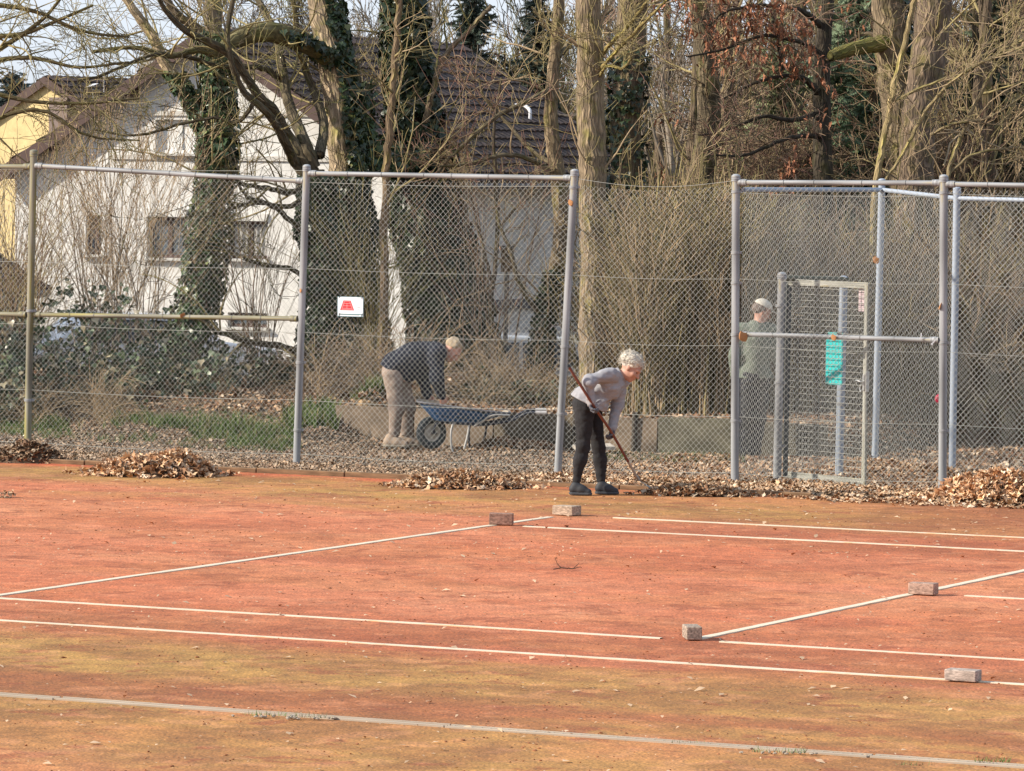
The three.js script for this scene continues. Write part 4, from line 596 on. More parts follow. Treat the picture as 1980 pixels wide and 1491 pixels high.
// ---------------------------------------------------------------- houses beyond the trees
const plaster = (r, g, b, s) => std({ color: col(r, g, b), roughness: 0.95, map: tex(256, 256, (x, y) => { const a = 235 + 40 * (tile(x, y, 5, 5, s) - 0.5) + 24 * (tile(x, y, 60, 2, s + 3) - 0.5); return [a, a * 0.995, a * 0.985]; }) });
const brownWood = std({ color: col(0.075, 0.042, 0.035), roughness: 0.7 }), glassM = new THREE.MeshPhysicalMaterial({ color: col(0.10, 0.12, 0.14), roughness: 0.08, metalness: 0, specularIntensity: 1 });
function tileCourse(L, w, tw = 0.3) { // one course of wavy roof tiles, its lower edge raised; x along the slope (down), z along the ridge
  const p = [], id = [], n = Math.round(L / tw) * 6; const prof = (i) => 0.022 * Math.abs(Math.sin(Math.PI * i / 6)) + (i % 6 === 0 ? -0.012 : 0);
  for (let i = 0; i <= n; i++) { const z = -i / n * L, h = prof(i), j = 0.012 * hash(Math.floor(i / 6), Math.round(w * 1000), 3); p.push(0, h, z, w, h + 0.045 + j, z, w, h + 0.0 - 0.01, z); }
  for (let i = 0; i < n; i++) { const a = i * 3, b = a + 3; id.push(a, b, a + 1, a + 1, b, b + 1, a + 1, b + 1, a + 2, a + 2, b + 1, b + 2); }
  const g = new THREE.BufferGeometry(); g.setAttribute('position', new THREE.Float32BufferAttribute(p, 3)); g.setAttribute('uv', new THREE.Float32BufferAttribute(new Float32Array(p.length / 3 * 2).map((_, k) => k % 2 ? p[(k >> 1) * 3] : p[(k >> 1) * 3 + 2]), 2)); g.setIndex(id); const q = g.toNonIndexed(); q.computeVertexNormals(); return q;
}
const tileMs = [0, 1, 2].map((i) => std({ color: [col(0.105, 0.072, 0.062), col(0.092, 0.066, 0.060), col(0.12, 0.08, 0.066)][i], roughness: 0.9, side: THREE.DoubleSide, map: tex(128, 128, (x, y) => { const a = 190 + 150 * (tile(x, y, 6, 4, 7 + i) - 0.5), l = sst(0.68, 0.76, tile(x, y, 14, 3, 50 + i)); return [lerp(a, 235, l), lerp(a, 235, l), lerp(a, 205, l)]; }) }));
function house(name, label, o) { // o.corner = world point of the right gable corner at eave height; gable along local -x, ridge along local -z
  const g = thing(name, label, 'house', V(o.corner.x, o.base, o.corner.z), -o.theta), eh = o.corner.y - o.base, rise = o.W / 2 * o.slope, W = o.W, L = o.L, ov = o.ov ?? 0.4, sov = 0.45;
  const sh = new THREE.Shape([new THREE.Vector2(-W, -0.5), new THREE.Vector2(0, -0.5), new THREE.Vector2(0, eh), new THREE.Vector2(-W / 2, eh + rise), new THREE.Vector2(-W, eh)]);
  for (const h of o.holes ?? []) { const q = new THREE.Path(); q.moveTo(h[0], h[1]); q.lineTo(h[2], h[1]); q.lineTo(h[2], h[3]); q.lineTo(h[0], h[3]); q.closePath(); sh.holes.push(q); }
  const wallM = o.wall; mesh('gable_wall', new THREE.ExtrudeGeometry(sh, { depth: 0.3, bevelEnabled: false }).translate(0, 0, -0.3), wallM, g);
  mesh('side_wall', box(0.3, eh + 0.5, L - 0.31, -0.15, (eh - 0.5) / 2, -0.305 - (L - 0.31) / 2), wallM, g); mesh('side_wall', box(0.3, eh + 0.5, L - 0.31, -W + 0.15, (eh - 0.5) / 2, -0.305 - (L - 0.31) / 2), wallM, g); 
  const sh2 = sh.clone(); sh2.holes = []; mesh('rear_wall', new THREE.ExtrudeGeometry(sh2, { depth: 0.3, bevelEnabled: false }).translate(0, 0, -L - 0.3), wallM, g);
  // roof: two slopes of tile courses on boards
  const roof = new THREE.Group(); roof.name = 'roof'; g.add(roof); const ang = Math.atan(o.slope), len = (W / 2 + sov) / Math.cos(ang), n = Math.round(len / 0.36), w = len / n;
  for (const s of [1, -1]) {
    const deck = new THREE.BoxGeometry(len, 0.06, L + ov + 0.3); deck.translate(len / 2, -0.05, -(L + ov + 0.3) / 2 + ov); deck.rotateZ(-ang); if (s < 0) deck.rotateY(Math.PI).translate(0, 0, -(L + 0.3) + 2 * 0 + ov * 0); const d = mesh('roof_boards', deck, brownWood, roof); d.position.set(-W / 2, eh + rise + 0.10, s < 0 ? ov - 0.0 : 0); if (s < 0) d.position.z = 0 ;
    if (s < 0) d.position.z = ov;
    const tc = tileCourse(L + ov + 0.3, w + 0.05);
    for (let i = 0; i < n; i++) { if (s < 0 && !o.both && i % 2) continue; const c = mesh('tile_course', tc, tileMs[(i * 7 + (s > 0 ? 0 : 1)) % 3], roof); c.rotation.order = 'YXZ'; c.rotation.set(0, s < 0 ? Math.PI : 0, -ang); const t = i * w; c.position.set(-W / 2 + s * Math.cos(ang) * t, eh + rise + 0.115 - Math.sin(ang) * t, s > 0 ? ov : -(L + 0.3)); }
    // bargeboard along the gable, and the purlin ends under it
    const bb = mesh('bargeboard', box(len, 0.26, 0.05, len / 2, -0.12, 0), brownWood, roof); bb.rotation.set(0, s < 0 ? Math.PI : 0, -ang, 'YXZ'); bb.position.set(-W / 2, eh + rise + 0.08, ov + 0.028 * (s > 0 ? 1 : 1.1));
    for (const t of [0.35, 0.72]) mesh('purlin', box(0.16, 0.2, ov + 0.1, -W / 2 + s * Math.cos(ang) * len * t, eh + rise - 0.14 - Math.sin(ang) * len * t, ov / 2 - 0.1), brownWood, roof);
    if (s > 0) mesh('gutter', rod(V(0 + sov + 0.03, eh - 0.28 * 1 + 0.02, ov), V(sov + 0.03, eh - 0.24, -L), 0.07, 10), std({ color: col(0.16, 0.15, 0.15), roughness: 0.5, metalness: 0.2 }), g);
  }
  const rg = []; for (let z = ov; z > -L - 0.3; z -= 0.34) { const c = new THREE.CylinderGeometry(0.11, 0.125, 0.36, 8, 1, true, -Math.PI / 2, Math.PI); c.rotateX(Math.PI / 2).translate(-W / 2, eh + rise + 0.09, z - 0.17); rg.push(c); } for (const c of rg) mesh('ridge_tile', c, tileMs[0], roof);
  return { g, eh, rise, W, L, roof };
}
function windowAt(g, x0, y0, x1, y1, o = {}) { // in the house's own axes, in the gable wall
  const fr = new THREE.Group(); fr.name = 'window'; g.add(fr); const w = x1 - x0, h = y1 - y0, cx = (x0 + x1) / 2, cy = (y0 + y1) / 2, fm = o.frame ?? brownWood;
  mesh('frame', [box(w, 0.07, 0.07, cx, y1 - 0.035, -0.16), box(w, 0.07, 0.07, cx, y0 + 0.035, -0.16), box(0.07, h - 0.14, 0.07, x0 + 0.035, cy, -0.16), box(0.07, h - 0.14, 0.07, x1 - 0.035, cy, -0.16), box(0.10, h - 0.14, 0.06, cx, cy, -0.157)], fm, fr);
  for (const s of [-1, 1]) mesh('pane', box(w / 2 - 0.12, h - 0.14, 0.012, cx + s * w / 4, cy, -0.165), o.shutter ? plasterShut : glassM, fr);
  if (o.curtain) for (const s of [-1, 1]) { const pts = []; for (let i = 0; i <= 10; i++) pts.push(new THREE.Vector2(i / 10 * (w / 2 - 0.14), 0.012 * Math.sin(i * 2.1))); const cg = new THREE.PlaneGeometry(w / 2 - 0.14, h - 0.2, 14, 1), p = cg.attributes.position; for (let i = 0; i < p.count; i++) p.setZ(i, 0.02 * Math.sin(p.getX(i) * 50)); cg.computeVertexNormals(); cg.translate(cx + s * w / 4, cy - 0.02, -0.135); mesh('curtain', cg, std({ color: col(0.36, 0.35, 0.33), roughness: 1, side: THREE.DoubleSide }), fr); }
  mesh('sill', box(w + 0.16, 0.05, 0.22, cx, y0 - 0.028, 0.04), o.sill ?? std({ color: col(0.5, 0.49, 0.46) }), fr); if (o.box) mesh('shutter_box', box(w + 0.02, 0.16, 0.06, cx, y1 + 0.081, 0.031), std({ color: col(0.62, 0.61, 0.57) }), fr);
}
const plasterShut = std({ color: col(0.62, 0.62, 0.6), roughness: 0.7 });
let houseWhite;
{
  const theta = 25 * Math.PI / 180, corner = at(800, 336, 100), base = -2.3, n = V(-Math.sin(theta), 0, Math.cos(theta));
  const L2 = (px, py) => { const r = ray(px, py), t = corner.clone().sub(camera.position).dot(n) / r.dot(n), p = r.multiplyScalar(t).add(camera.position).sub(V(corner.x, base, corner.z)); return [p.x * Math.cos(theta) + p.z * Math.sin(theta), p.y]; };
  const rect = (x0, y0, x1, y1) => { const a = L2(x0, y1), b = L2(x1, y0); return [a[0], a[1], b[0], b[1]]; };
  const left = L2(30, 336)[0], apex = L2(415, 64), wins = [rect(284, 420, 362, 498), rect(441, 428, 518, 500), rect(440, 606, 516, 632), rect(300, 232, 386, 296), rect(165, 416, 196, 492)];
  const eh = corner.y - base; const h = house('white_house', 'white plastered house with brown tiled gable roof behind the ivy trees', { corner, base, theta, W: -left, L: 12, slope: (apex[1] - eh) / (-left / 2), wall: plaster(0.77, 0.765, 0.745, 4), holes: wins }); houseWhite = h;
  wins.forEach((w, i) => windowAt(h.g, ...w, { curtain: i === 1, box: i < 2, shutter: i === 3, frame: i === 3 ? plasterShut : brownWood }));
  const band = plaster(0.62, 0.6, 0.56, 9); for (const [y, x0, x1] of [[218, 215, 600], [303, 215, 690]]) { const a = L2(x0, y), b = L2(x1, y); mesh('wall_band', box(b[0] - a[0], 0.10, 0.05, (a[0] + b[0]) / 2, a[1], 0.027), band, h.g); }
  mesh('plinth', box(h.W, 1.2, 0.05, -h.W / 2, 0.1, 0.027), plaster(0.36, 0.35, 0.33, 12), h.g); mesh('plinth', box(0.05, 1.0, h.L - 0.2, 0.027, 0.3, -h.L / 2), plaster(0.45, 0.44, 0.42, 13), h.g);
  mesh('side_band', box(0.06, 0.22, h.L * 0.8, 0.032, 2.35, -h.L * 0.5), std({ color: col(0.12, 0.12, 0.13), roughness: 0.6 }), h.g);
  // vent pipe elbow on the roof
  const q = V(-h.W * 0.245, h.eh + h.rise * 0.49 + 0.14, -h.L * 0.84); mesh('vent_pipe', [pipe([q, q.clone().add(V(0.35, 0.0, 0.25)), q.clone().add(V(0.55, -0.12, 0.35)), q.clone().add(V(0.56, -0.36, 0.36))], 0.042, 20, 10)], std({ color: col(0.7, 0.71, 0.74), roughness: 0.4 }), h.roof);
}
{
  const theta = 33 * Math.PI / 180, apexW = at(92, 153, 150), slope = 0.56, W = 9.4, base = -2.4; const corner = V(apexW.x + Math.cos(theta) * W / 2, apexW.y - W / 2 * slope, apexW.z + Math.sin(theta) * W / 2);
  const h = house('yellow_house', 'yellow house with dark tiled roof far off at the left', { corner, base, theta, W, L: 9, slope, wall: plaster(0.78, 0.62, 0.32, 21), ov: 0.12 });
  mesh('flue_stack', box(0.72, h.eh + h.rise * 0.78, 0.25, -W / 2 + 0.62, (h.eh + h.rise * 0.78) / 2, 0.126), plaster(0.27, 0.21, 0.19, 25), h.g);
  mesh('chimney', [box(0.75, 1.3, 0.6, -W / 2 + 0.2, h.eh + h.rise + 0.1, -5.3), box(0.85, 0.08, 0.7, -W / 2 + 0.2, h.eh + h.rise + 0.79, -5.3)], plaster(0.34, 0.33, 0.31, 27), h.roof);
  const am = std({ color: col(0.5, 0.5, 0.52), roughness: 0.5, metalness: 0.4 }); const a = V(-W / 2 + 1.0, h.eh + h.rise - 0.7, -1.6); mesh('aerial', [rod(a, a.clone().add(V(0, 1.6, 0)), 0.02, 6), ...[0.9, 1.15, 1.4].map((y) => rod(a.clone().add(V(-0.35, y, 0.1)), a.clone().add(V(0.35, y, -0.1)), 0.012, 5))], am, h.roof);
  for (const [x, z, y] of [[1.75, -1.5, 0], [1.35, -0.6, -0.1]]) { const d = V(-W / 2 + x, h.eh + h.rise - x * slope + 0.55 + y, z); mesh('satellite_dish', [new THREE.SphereGeometry(0.34, 14, 6, 0, 6.2832, 0, 0.7).scale(1, 0.5, 1).rotateX(0.25).rotateZ(0.2).translate(d.x, d.y, d.z), rod(d.clone().add(V(0, -0.7, 0)), d, 0.02, 6)], std({ color: col(0.66, 0.67, 0.7), roughness: 0.5, side: THREE.DoubleSide }), h.roof); }
}
{ // low garage at the left edge
  const c = at(-92, 552, 78), base = -1.9; const h = house('garage', 'pale garage with dark sloping roof edge at the left frame edge', { corner: c, base, theta: 0.12, W: 6.2, L: 5, slope: 0.62, wall: plaster(0.62, 0.64, 0.67, 31) });
}
function car(label, pos, turn, paint, s = 1) {
  const t = thing('parked_car', label, 'car', pos, turn); t.scale.setScalar(s);
  const prof = (pts) => new THREE.Shape(pts.map(([a, b]) => new THREE.Vector2(a, b)));
  const bm = new THREE.MeshPhysicalMaterial({ color: paint, roughness: 0.35, clearcoat: 1, clearcoatRoughness: 0.08 });
  mesh('body', new THREE.ExtrudeGeometry(prof([[-2.05, 0.32], [2.05, 0.3], [2.1, 0.62], [1.95, 0.82], [1.0, 0.95], [0.35, 1.42], [-1.25, 1.47], [-1.95, 1.0], [-2.1, 0.75]]), { depth: 1.56, bevelEnabled: true, bevelSize: 0.06, bevelThickness: 0.08, bevelSegments: 3 }).translate(0, 0, -0.78), bm, t);
  const gm = glassM; for (const z of [0.865, -0.865]) { mesh('side_window', new THREE.ExtrudeGeometry(prof([[0.82, 0.98], [0.28, 1.36], [-0.4, 1.39], [-0.4, 0.98]]), { depth: 0.012, bevelEnabled: false }).translate(0, 0, z - 0.006), gm, t); mesh('side_window', new THREE.ExtrudeGeometry(prof([[-0.47, 0.98], [-0.47, 1.39], [-1.2, 1.40], [-1.7, 1.05], [-1.6, 0.98]]), { depth: 0.012, bevelEnabled: false }).translate(0, 0, z - 0.006), gm, t); }
  const ws = mesh('windscreen', box(0.8, 0.014, 1.35, 0, 0, 0), gm, t); ws.position.set(0.72, 1.235, 0); ws.rotation.z = -0.625;
  for (const x of [1.3, -1.3]) for (const z of [0.78, -0.78]) { const w = new THREE.Group(); w.name = 'wheel'; w.position.set(x, 0.32, z); t.add(w); mesh('tyre', new THREE.TorusGeometry(0.24, 0.09, 10, 28), std({ color: 0x151515 }), w); mesh('rim', new THREE.CylinderGeometry(0.18, 0.18, 0.16, 20).rotateX(Math.PI / 2), std({ color: 0x8d9095, metalness: 0.6, roughness: 0.4 }), w); }
  for (const z of [0.6, -0.6]) { mesh('headlight', new THREE.SphereGeometry(0.16, 12, 8).scale(0.5, 0.6, 1).translate(2.0, 0.72, z), std({ color: 0xd8dde2, roughness: 0.1 }), t); mesh('tail_light', box(0.06, 0.22, 0.24, -2.1, 0.86, z, 0.02), std({ color: 0x7a0f10, roughness: 0.3 }), t); }
}
{ const q = at(300, 690, 84), h = (p) => H(p.x, p.z); car('white parked car half hidden behind the ivy thicket at the left', V(q.x, h(q) - 0.02, q.z), 0.35, col(0.78, 0.79, 0.8)); const r = at(1030, 760, 80); car('pale parked car beyond the brambles below the slatted fence', V(r.x, h(r) - 0.05, r.z), 0.25, col(0.5, 0.53, 0.55)); }
{ // slatted fence, nest box, bin
  const a = at(930, 706, 90), b = at(1120, 706, 92), t = thing('slatted_fence', 'cream fence of upright slats below the shaded white wall', 'fence', V(0, 0, 0)), m = std({ color: col(0.52, 0.48, 0.38), roughness: 0.9 }), n = 24, top = at(1000, 652, 91).y, lo = -1.9, g = box(0.062, top - lo, 0.03);
  for (let i = 0; i <= n; i++) { const s = mesh('slat', g, m, t, a.clone().lerp(b, i / n).setY((top + lo) / 2 + 0.01 * (i % 3))); s.rotation.y = 0.1; }
  for (const y of [top - 0.15, top - 1.1]) mesh('cross_rail', rod(a.clone().setY(y).add(V(0, 0, -0.05)), b.clone().setY(y).add(V(0, 0, -0.05)), 0.03, 6), m, t);
  const p = at(975, 700, 60), k = thing('nest_box', 'brown wooden nest box on a thin grey post behind the fence', 'nest box', V(p.x, H(p.x, p.z), p.z)), ty = at(977, 480, 60).y - H(p.x, p.z);
  mesh('pole', rod(V(0, -0.2, 0), V(0.02, ty - 0.3, 0), 0.03, 8), std({ color: col(0.20, 0.19, 0.18) }), k); const wm = std({ color: col(0.17, 0.11, 0.065), roughness: 1 }); const bx = mesh('box', box(0.16, 0.3, 0.15, 0.02, ty - 0.15, 0, 0.006), wm, k); mesh('roof', box(0.2, 0.025, 0.22, 0.02, ty + 0.02, 0.02).rotateX(0.0), std({ color: col(0.05, 0.045, 0.04) }), k); mesh('entrance_hole', new THREE.CylinderGeometry(0.02, 0.02, 0.01, 12).rotateX(Math.PI / 2).translate(0.02, ty - 0.09, 0.077), std({ color: 0x050403 }), k);
  const c = at(664, 728, 66), bin = thing('bin', 'pale bluish bin standing between the trunks behind the sign', 'bin', V(c.x, H(c.x, c.z), c.z), 0.2), bm = std({ color: col(0.5, 0.56, 0.64), roughness: 0.5 }); mesh('body', new THREE.CylinderGeometry(0.16, 0.13, 0.5, 16).translate(0, 0.25, 0), bm, bin); mesh('lid', new THREE.CylinderGeometry(0.15, 0.17, 0.06, 16).translate(0, 0.53, 0), bm, bin);
}
// ---------------------------------------------------------------- branches
const perp = (d) => { const a = Math.abs(d.y) < 0.9 ? UPV : V(1, 0, 0); return V(0, 0, 0).crossVectors(d, a).normalize(); };
const tilt = (d, ang) => d.clone().multiplyScalar(Math.cos(ang)).addScaledVector(perp(d).applyAxisAngle(d, rr(0, 6.283)), Math.sin(ang)).normalize();
const jig = (c, k = 0.18) => { const a = 1 + rr(-k, k); return col(c.r * a, c.g * a, c.b * a); };
// o: n children per level, ratio, ang, wander, up, rmin, c colour(s)
function branch(mb, p, d, L, r, lev, o) {
  const n = lev >= 2 ? 7 : lev === 1 ? 5 : 4, pts = [p.clone()], rad = [r]; let q = p.clone(), e = d.clone(); const bend = rand3().multiplyScalar(o.wander ?? 0.25), step = L / n;
  for (let i = 1; i <= n; i++) { e.addScaledVector(bend, 0.5).addScaledVector(rand3(), (o.wander ?? 0.25) * 0.7); e.y += (o.up ?? 0.05); e.normalize(); q = q.clone().addScaledVector(e, step); pts.push(q); rad.push(Math.max(o.rmin ?? 0.003, r * (1 - 0.75 * i / n))); }
  mb.tube(pts, rad, r > 0.03 ? 7 : r > 0.012 ? 5 : 3, jig(Array.isArray(o.c) ? o.c[Math.min(o.c.length - 1, lev)] : o.c), 0, false);
  o.tips?.push([q, e.clone(), lev]);
  if (lev <= 0) return;
  const m = Math.round((o.n?.[lev] ?? 5) * rr(0.75, 1.25));
  for (let k = 0; k < m; k++) { const t = rr(o.t0 ?? 0.15, 1), i = Math.min(n - 1, Math.floor(t * n)), pt = pts[i].clone().lerp(pts[i + 1], t * n - i), dd = V(0, 0, 0).subVectors(pts[i + 1], pts[i]).normalize(); branch(mb, pt, tilt(dd, rr(o.a0 ?? 0.45, o.a1 ?? 1.1)), L * rr(0.35, 0.65) * (1.1 - 0.4 * t), Math.max(o.rmin ?? 0.003, rad[i] * rr(0.4, 0.62)), lev - 1, o); }
}
// limbs are laid out as seen from the court: [px, py, width in px, distance offset]; d = distance of the tree
const limbPts = (L, d) => L.map(([x, y, w, o = 0]) => ({ p: at(x, y, d + o), r: w / 2 * (d + o) / F }));
function limbTube(mb, L, d, c, sides = 12, wob = 0.10) {
  const q = limbPts(L, d), n = Math.max(6, (q.length - 1) * 7), pts = curve(q.map((a) => a.p), n), rad = pts.map((_, i) => { const t = i / n * (q.length - 1), k = Math.min(q.length - 2, Math.floor(t)); return lerp(q[k].r, q[k + 1].r, t - k); });
  const small = rad[0] < 0.06; for (let i = 1; i < n; i++) { pts[i].add(rand3().multiplyScalar(rad[i] * (small ? 0.35 : 0.08))); }
  mb.tube(pts, rad, sides, c, wob, true); return { pts, rad };
}
function sprout(mb, limb, n, L0, L1, lev, o, t0 = 0.2, t1 = 1) { for (let k = 0; k < n; k++) { const t = rr(t0, t1), i = Math.min(limb.pts.length - 2, Math.floor(t * (limb.pts.length - 1))), d = V(0, 0, 0).subVectors(limb.pts[i + 1], limb.pts[i]).normalize(); let e = tilt(d, rr(0.5, 1.4)); if (o.bias) e.add(o.bias).normalize(); branch(mb, limb.pts[i].clone(), e, rr(L0, L1), clamp(limb.rad[i] * 0.45, o.rmin ?? 0.004, o.r0 ?? 0.018), lev, o); } }
const BC = { tan: col(0.34, 0.25, 0.15), olive: col(0.27, 0.22, 0.10), brown: col(0.20, 0.135, 0.085), grey: col(0.24, 0.20, 0.155), dark: col(0.085, 0.068, 0.045), mossy: col(0.16, 0.145, 0.05), red: col(0.22, 0.12, 0.09), straw: col(0.40, 0.29, 0.17) };
// ---------------------------------------------------------------- leaves
function flat(out, fold = 0.15) { const p = [0, 0, 0], id = []; out.forEach(([x, y]) => p.push(x, y, Math.abs(x) * fold - y * y * fold * 0.6)); for (let i = 1; i < out.length; i++) id.push(0, i, i + 1); id.push(0, out.length, 1); const g = new THREE.BufferGeometry(); g.setAttribute('position', new THREE.Float32BufferAttribute(p, 3)); g.setAttribute('uv', new THREE.Float32BufferAttribute(new Float32Array(p.length / 3 * 2), 2)); g.setIndex(id); g.computeVertexNormals(); return g; }
const ivyLeaf = flat([[0, -0.35], [0.42, -0.38], [0.52, 0.02], [0.24, 0.16], [0, 0.66], [-0.24, 0.16], [-0.52, 0.02], [-0.42, -0.38]], 0.25);
const litterLeaf = [0, 1, 2].map((k) => { reseed(900 + k); const o = []; for (let i = 0; i < 14; i++) { const a = i / 14 * 6.283, r = 0.5 * (i % 2 ? 0.74 : 1) * rr(0.75, 1.12); o.push([Math.cos(a) * r * 0.75, Math.sin(a) * r]); } const g = flat(o, 0.1), p = g.attributes.position; for (let i = 0; i < p.count; i++) { const x = p.getX(i), y = p.getY(i); p.setZ(i, (k - 0.6) * 1.5 * x * x + 1.0 * y * y * (k === 1 ? -1 : 1) + 0.10 * Math.sin(x * 9 + k) + 0.07 * Math.sin(y * 11 + x * 5)); } g.computeVertexNormals(); return g; });
const oakLeaf = flat([[0, -0.5], [0.12, -0.3], [0.1, -0.16], [0.24, -0.05], [0.16, 0.08], [0.26, 0.24], [0.1, 0.4], [0, 0.5], [-0.1, 0.4], [-0.26, 0.24], [-0.16, 0.08], [-0.24, -0.05], [-0.1, -0.16], [-0.12, -0.3]], 0.4);
function faceQ(n, down) { const z = n.clone().normalize(), y = down.clone().addScaledVector(z, -down.dot(z)).normalize(), x = V(0, 0, 0).crossVectors(y, z); return Q().setFromRotationMatrix(new THREE.Matrix4().makeBasis(x, y, z)); }
function ivyOn(parent, limb, n, thick, size, t0 = 0, t1 = 1, g0 = 1, sector = null) {
  const L = []; for (let k = 0; k < n; k++) {
    const t = rr(t0, t1) * (limb.pts.length - 1), i = Math.min(limb.pts.length - 2, Math.floor(t)), c = limb.pts[i].clone().lerp(limb.pts[i + 1], t - i); let a = rr(0, 6.283); if (sector) a = sector[0] + (a / 6.283 - 0.5) * sector[1];
    const o = V(Math.cos(a), 0, Math.sin(a)), lump = 0.45 + 1.0 * n2(a * 1.6 + 10, c.y * 2.2 + k % 2 * 0, 5); const r = limb.rad[i] + thick * lump * (0.35 + 0.65 * Math.sqrt(rnd())); c.addScaledVector(o, r); c.y += rr(-.05, .05);
    const nn = o.clone().multiplyScalar(0.7).add(V(0, 0.35, 0)).add(rand3().multiplyScalar(0.55)), s = size * rr(0.55, 1.25), b = rr(0.5, 1.5) * g0; const y = rnd() < 0.12;
    L.push([mat4(c, faceQ(nn, V(rr(-.4, .4), -1, rr(-.4, .4))), s), y ? col(0.10 * b, 0.115 * b, 0.04 * b) : col(0.030 * b, 0.050 * b, 0.022 * b)]);
  }
  return instances('ivy', ivyLeaf, M.ivy, L, parent);
}
const tips0 = [];
const O = { fine: (c, x = {}) => ({ n: [0, 4, 5, 5], wander: 0.28, up: 0.03, rmin: 0.0035, r0: 0.016, c, ...x }) };
// ---------------------------------------------------------------- the trees one can tell apart
function tree(name, label, d, build, cat = 'tree', group) {
  const t = thing(name, label, cat, V(0, 0, 0), 0, group), tb = new MB(), cb = new MB(); build(t, tb, cb);
  if (tb.i.length) tb.build('trunk', M.bark, t); if (cb.i.length) cb.build('branches', M.twig, t); return t;
}
{ reseed(1001); // ivy clad tree before the gable
  tree('ivy_tree', 'leaning trunk clad in green ivy standing before the white gable with two windows', 60, (t, tb, cb) => {
    const c = col(0.62, 0.52, 0.38), a = limbTube(tb, [[345, 790, 66], [358, 700, 58], [388, 560, 52], [404, 440, 46], [416, 320, 42], [421, 215, 40], [416, 110, 36], [411, 10, 32], [404, -130, 26]], 60, c);
    const b = limbTube(tb, [[398, 255, 26], [372, 195, 25], [345, 160, 24], [318, 120, 22], [295, 70, 20], [262, 25, 18], [225, -30, 15]], 60, col(0.85, 0.70, 0.48)); const b2 = limbTube(tb, [[424, 250, 22], [440, 215, 17], [455, 165, 14], [462, 130, 11]], 60, c);
    const e = limbTube(tb, [[416, 92, 20], [395, 70, 18], [370, 48, 17], [345, 30, 16], [326, 5, 14], [300, -40, 11]], 60, col(0.30, 0.24, 0.16));
    ivyOn(t, a, 5200, 0.12, 0.085, 0.0, 0.80, 2.0); ivyOn(t, b, 700, 0.06, 0.075, 0, 0.4, 1.9);
    const o = O.fine([BC.grey, BC.olive, BC.olive, BC.dark]); sprout(cb, a, 7, 1.0, 2.6, 2, o, 0.25, 0.75); sprout(cb, a, 6, 1.0, 2.2, 2, o, 0.7, 1); sprout(cb, b, 6, 0.9, 2.0, 2, o); sprout(cb, e, 5, 0.9, 2.0, 2, o);
  }); }
{ reseed(1002); // dark forked tree
  tree('bare_tree', 'dark mossy bare tree forking into many spreading limbs left of the sign', 57.5, (t, tb, cb) => {
    const dk = col(0.25, 0.215, 0.145), ol = [BC.dark, BC.mossy, BC.olive, BC.dark];
    const tr = limbTube(tb, [[612, 720, 54], [622, 640, 50], [622, 540, 46], [612, 420, 44], [606, 330, 42]], 57.5, dk);
    const Ls = [[[606, 338, 30], [582, 296, 25], [556, 262, 23], [530, 215, 21, -0.3], [500, 185, 19, -0.6], [470, 140, 17, -0.8], [445, 105, 19, -1], [404, 82, 16, -1.2], [360, 60, 13, -1.4], [320, 20, 10, -1.6], [296, -30, 8, -1.8]],
      [[608, 325, 28], [592, 280, 25], [572, 235, 23, 0.4], [556, 190, 21, 0.6], [545, 130, 19, 0.8], [537, 80, 16, 1], [516, 30, 14, 1.2], [488, -20, 12, 1.4]],
      [[602, 345, 24], [575, 320, 22], [548, 268, 19, -0.5], [530, 235, 17, -0.7], [508, 210, 15, -0.9], [470, 175, 13, -1], [445, 110, 12, -1.2], [440, 60, 10, -1.2], [452, -10, 9, -1.2]],
      [[618, 300, 22], [626, 240, 19, 0.6], [612, 190, 16, 0.8], [592, 140, 14, 1], [578, 90, 12, 1.2], [570, 20, 10, 1.3], [560, -40, 8, 1.3]],
      [[540, 150, 12, 0.8], [500, 130, 11, 0.3], [430, 130, 10, 0], [370, 112, 9, -.4], [300, 104, 8, -1], [262, 118, 7, -1.2], [190, 148, 6, -1.4], [150, 156, 4, -1.5]],
      [[500, 185, 10, -0.6], [455, 238, 8, -0.5], [420, 228, 7, -0.5], [360, 238, 6, -0.5], [260, 262, 5, -0.5], [180, 250, 4, -0.4]],
      [[608, 350, 13], [560, 372, 11, -0.4], [520, 365, 10, -0.6], [468, 355, 9, -0.8], [420, 340, 7, -1]], [[600, 380, 12], [556, 400, 10, -0.3], [500, 392, 8, -0.5], [450, 402, 7, -0.6], [400, 420, 5, -0.6]],
      [[610, 470, 14], [566, 430, 11, -0.4], [520, 395, 9, -0.6], [478, 380, 7, -0.7], [455, 345, 5, -0.8]], [[616, 560, 12], [560, 520, 9, -0.3], [512, 512, 8, -0.5], [470, 500, 6, -0.6]], [[616, 690, 16], [540, 670, 13, -0.6], [480, 660, 12, -0.9], [420, 640, 10, -1], [380, 610, 7, -1]]];
    for (const L of Ls) { const l = limbTube(tb, L, 57.5, dk, 9, 0.06); sprout(cb, l, 6, 0.5, 1.6, 2, O.fine(ol, { up: 0.02 })); }
    ivyOn(t, tr, 2600, 0.11, 0.08, 0, 0.95, 1.1);
  }); }
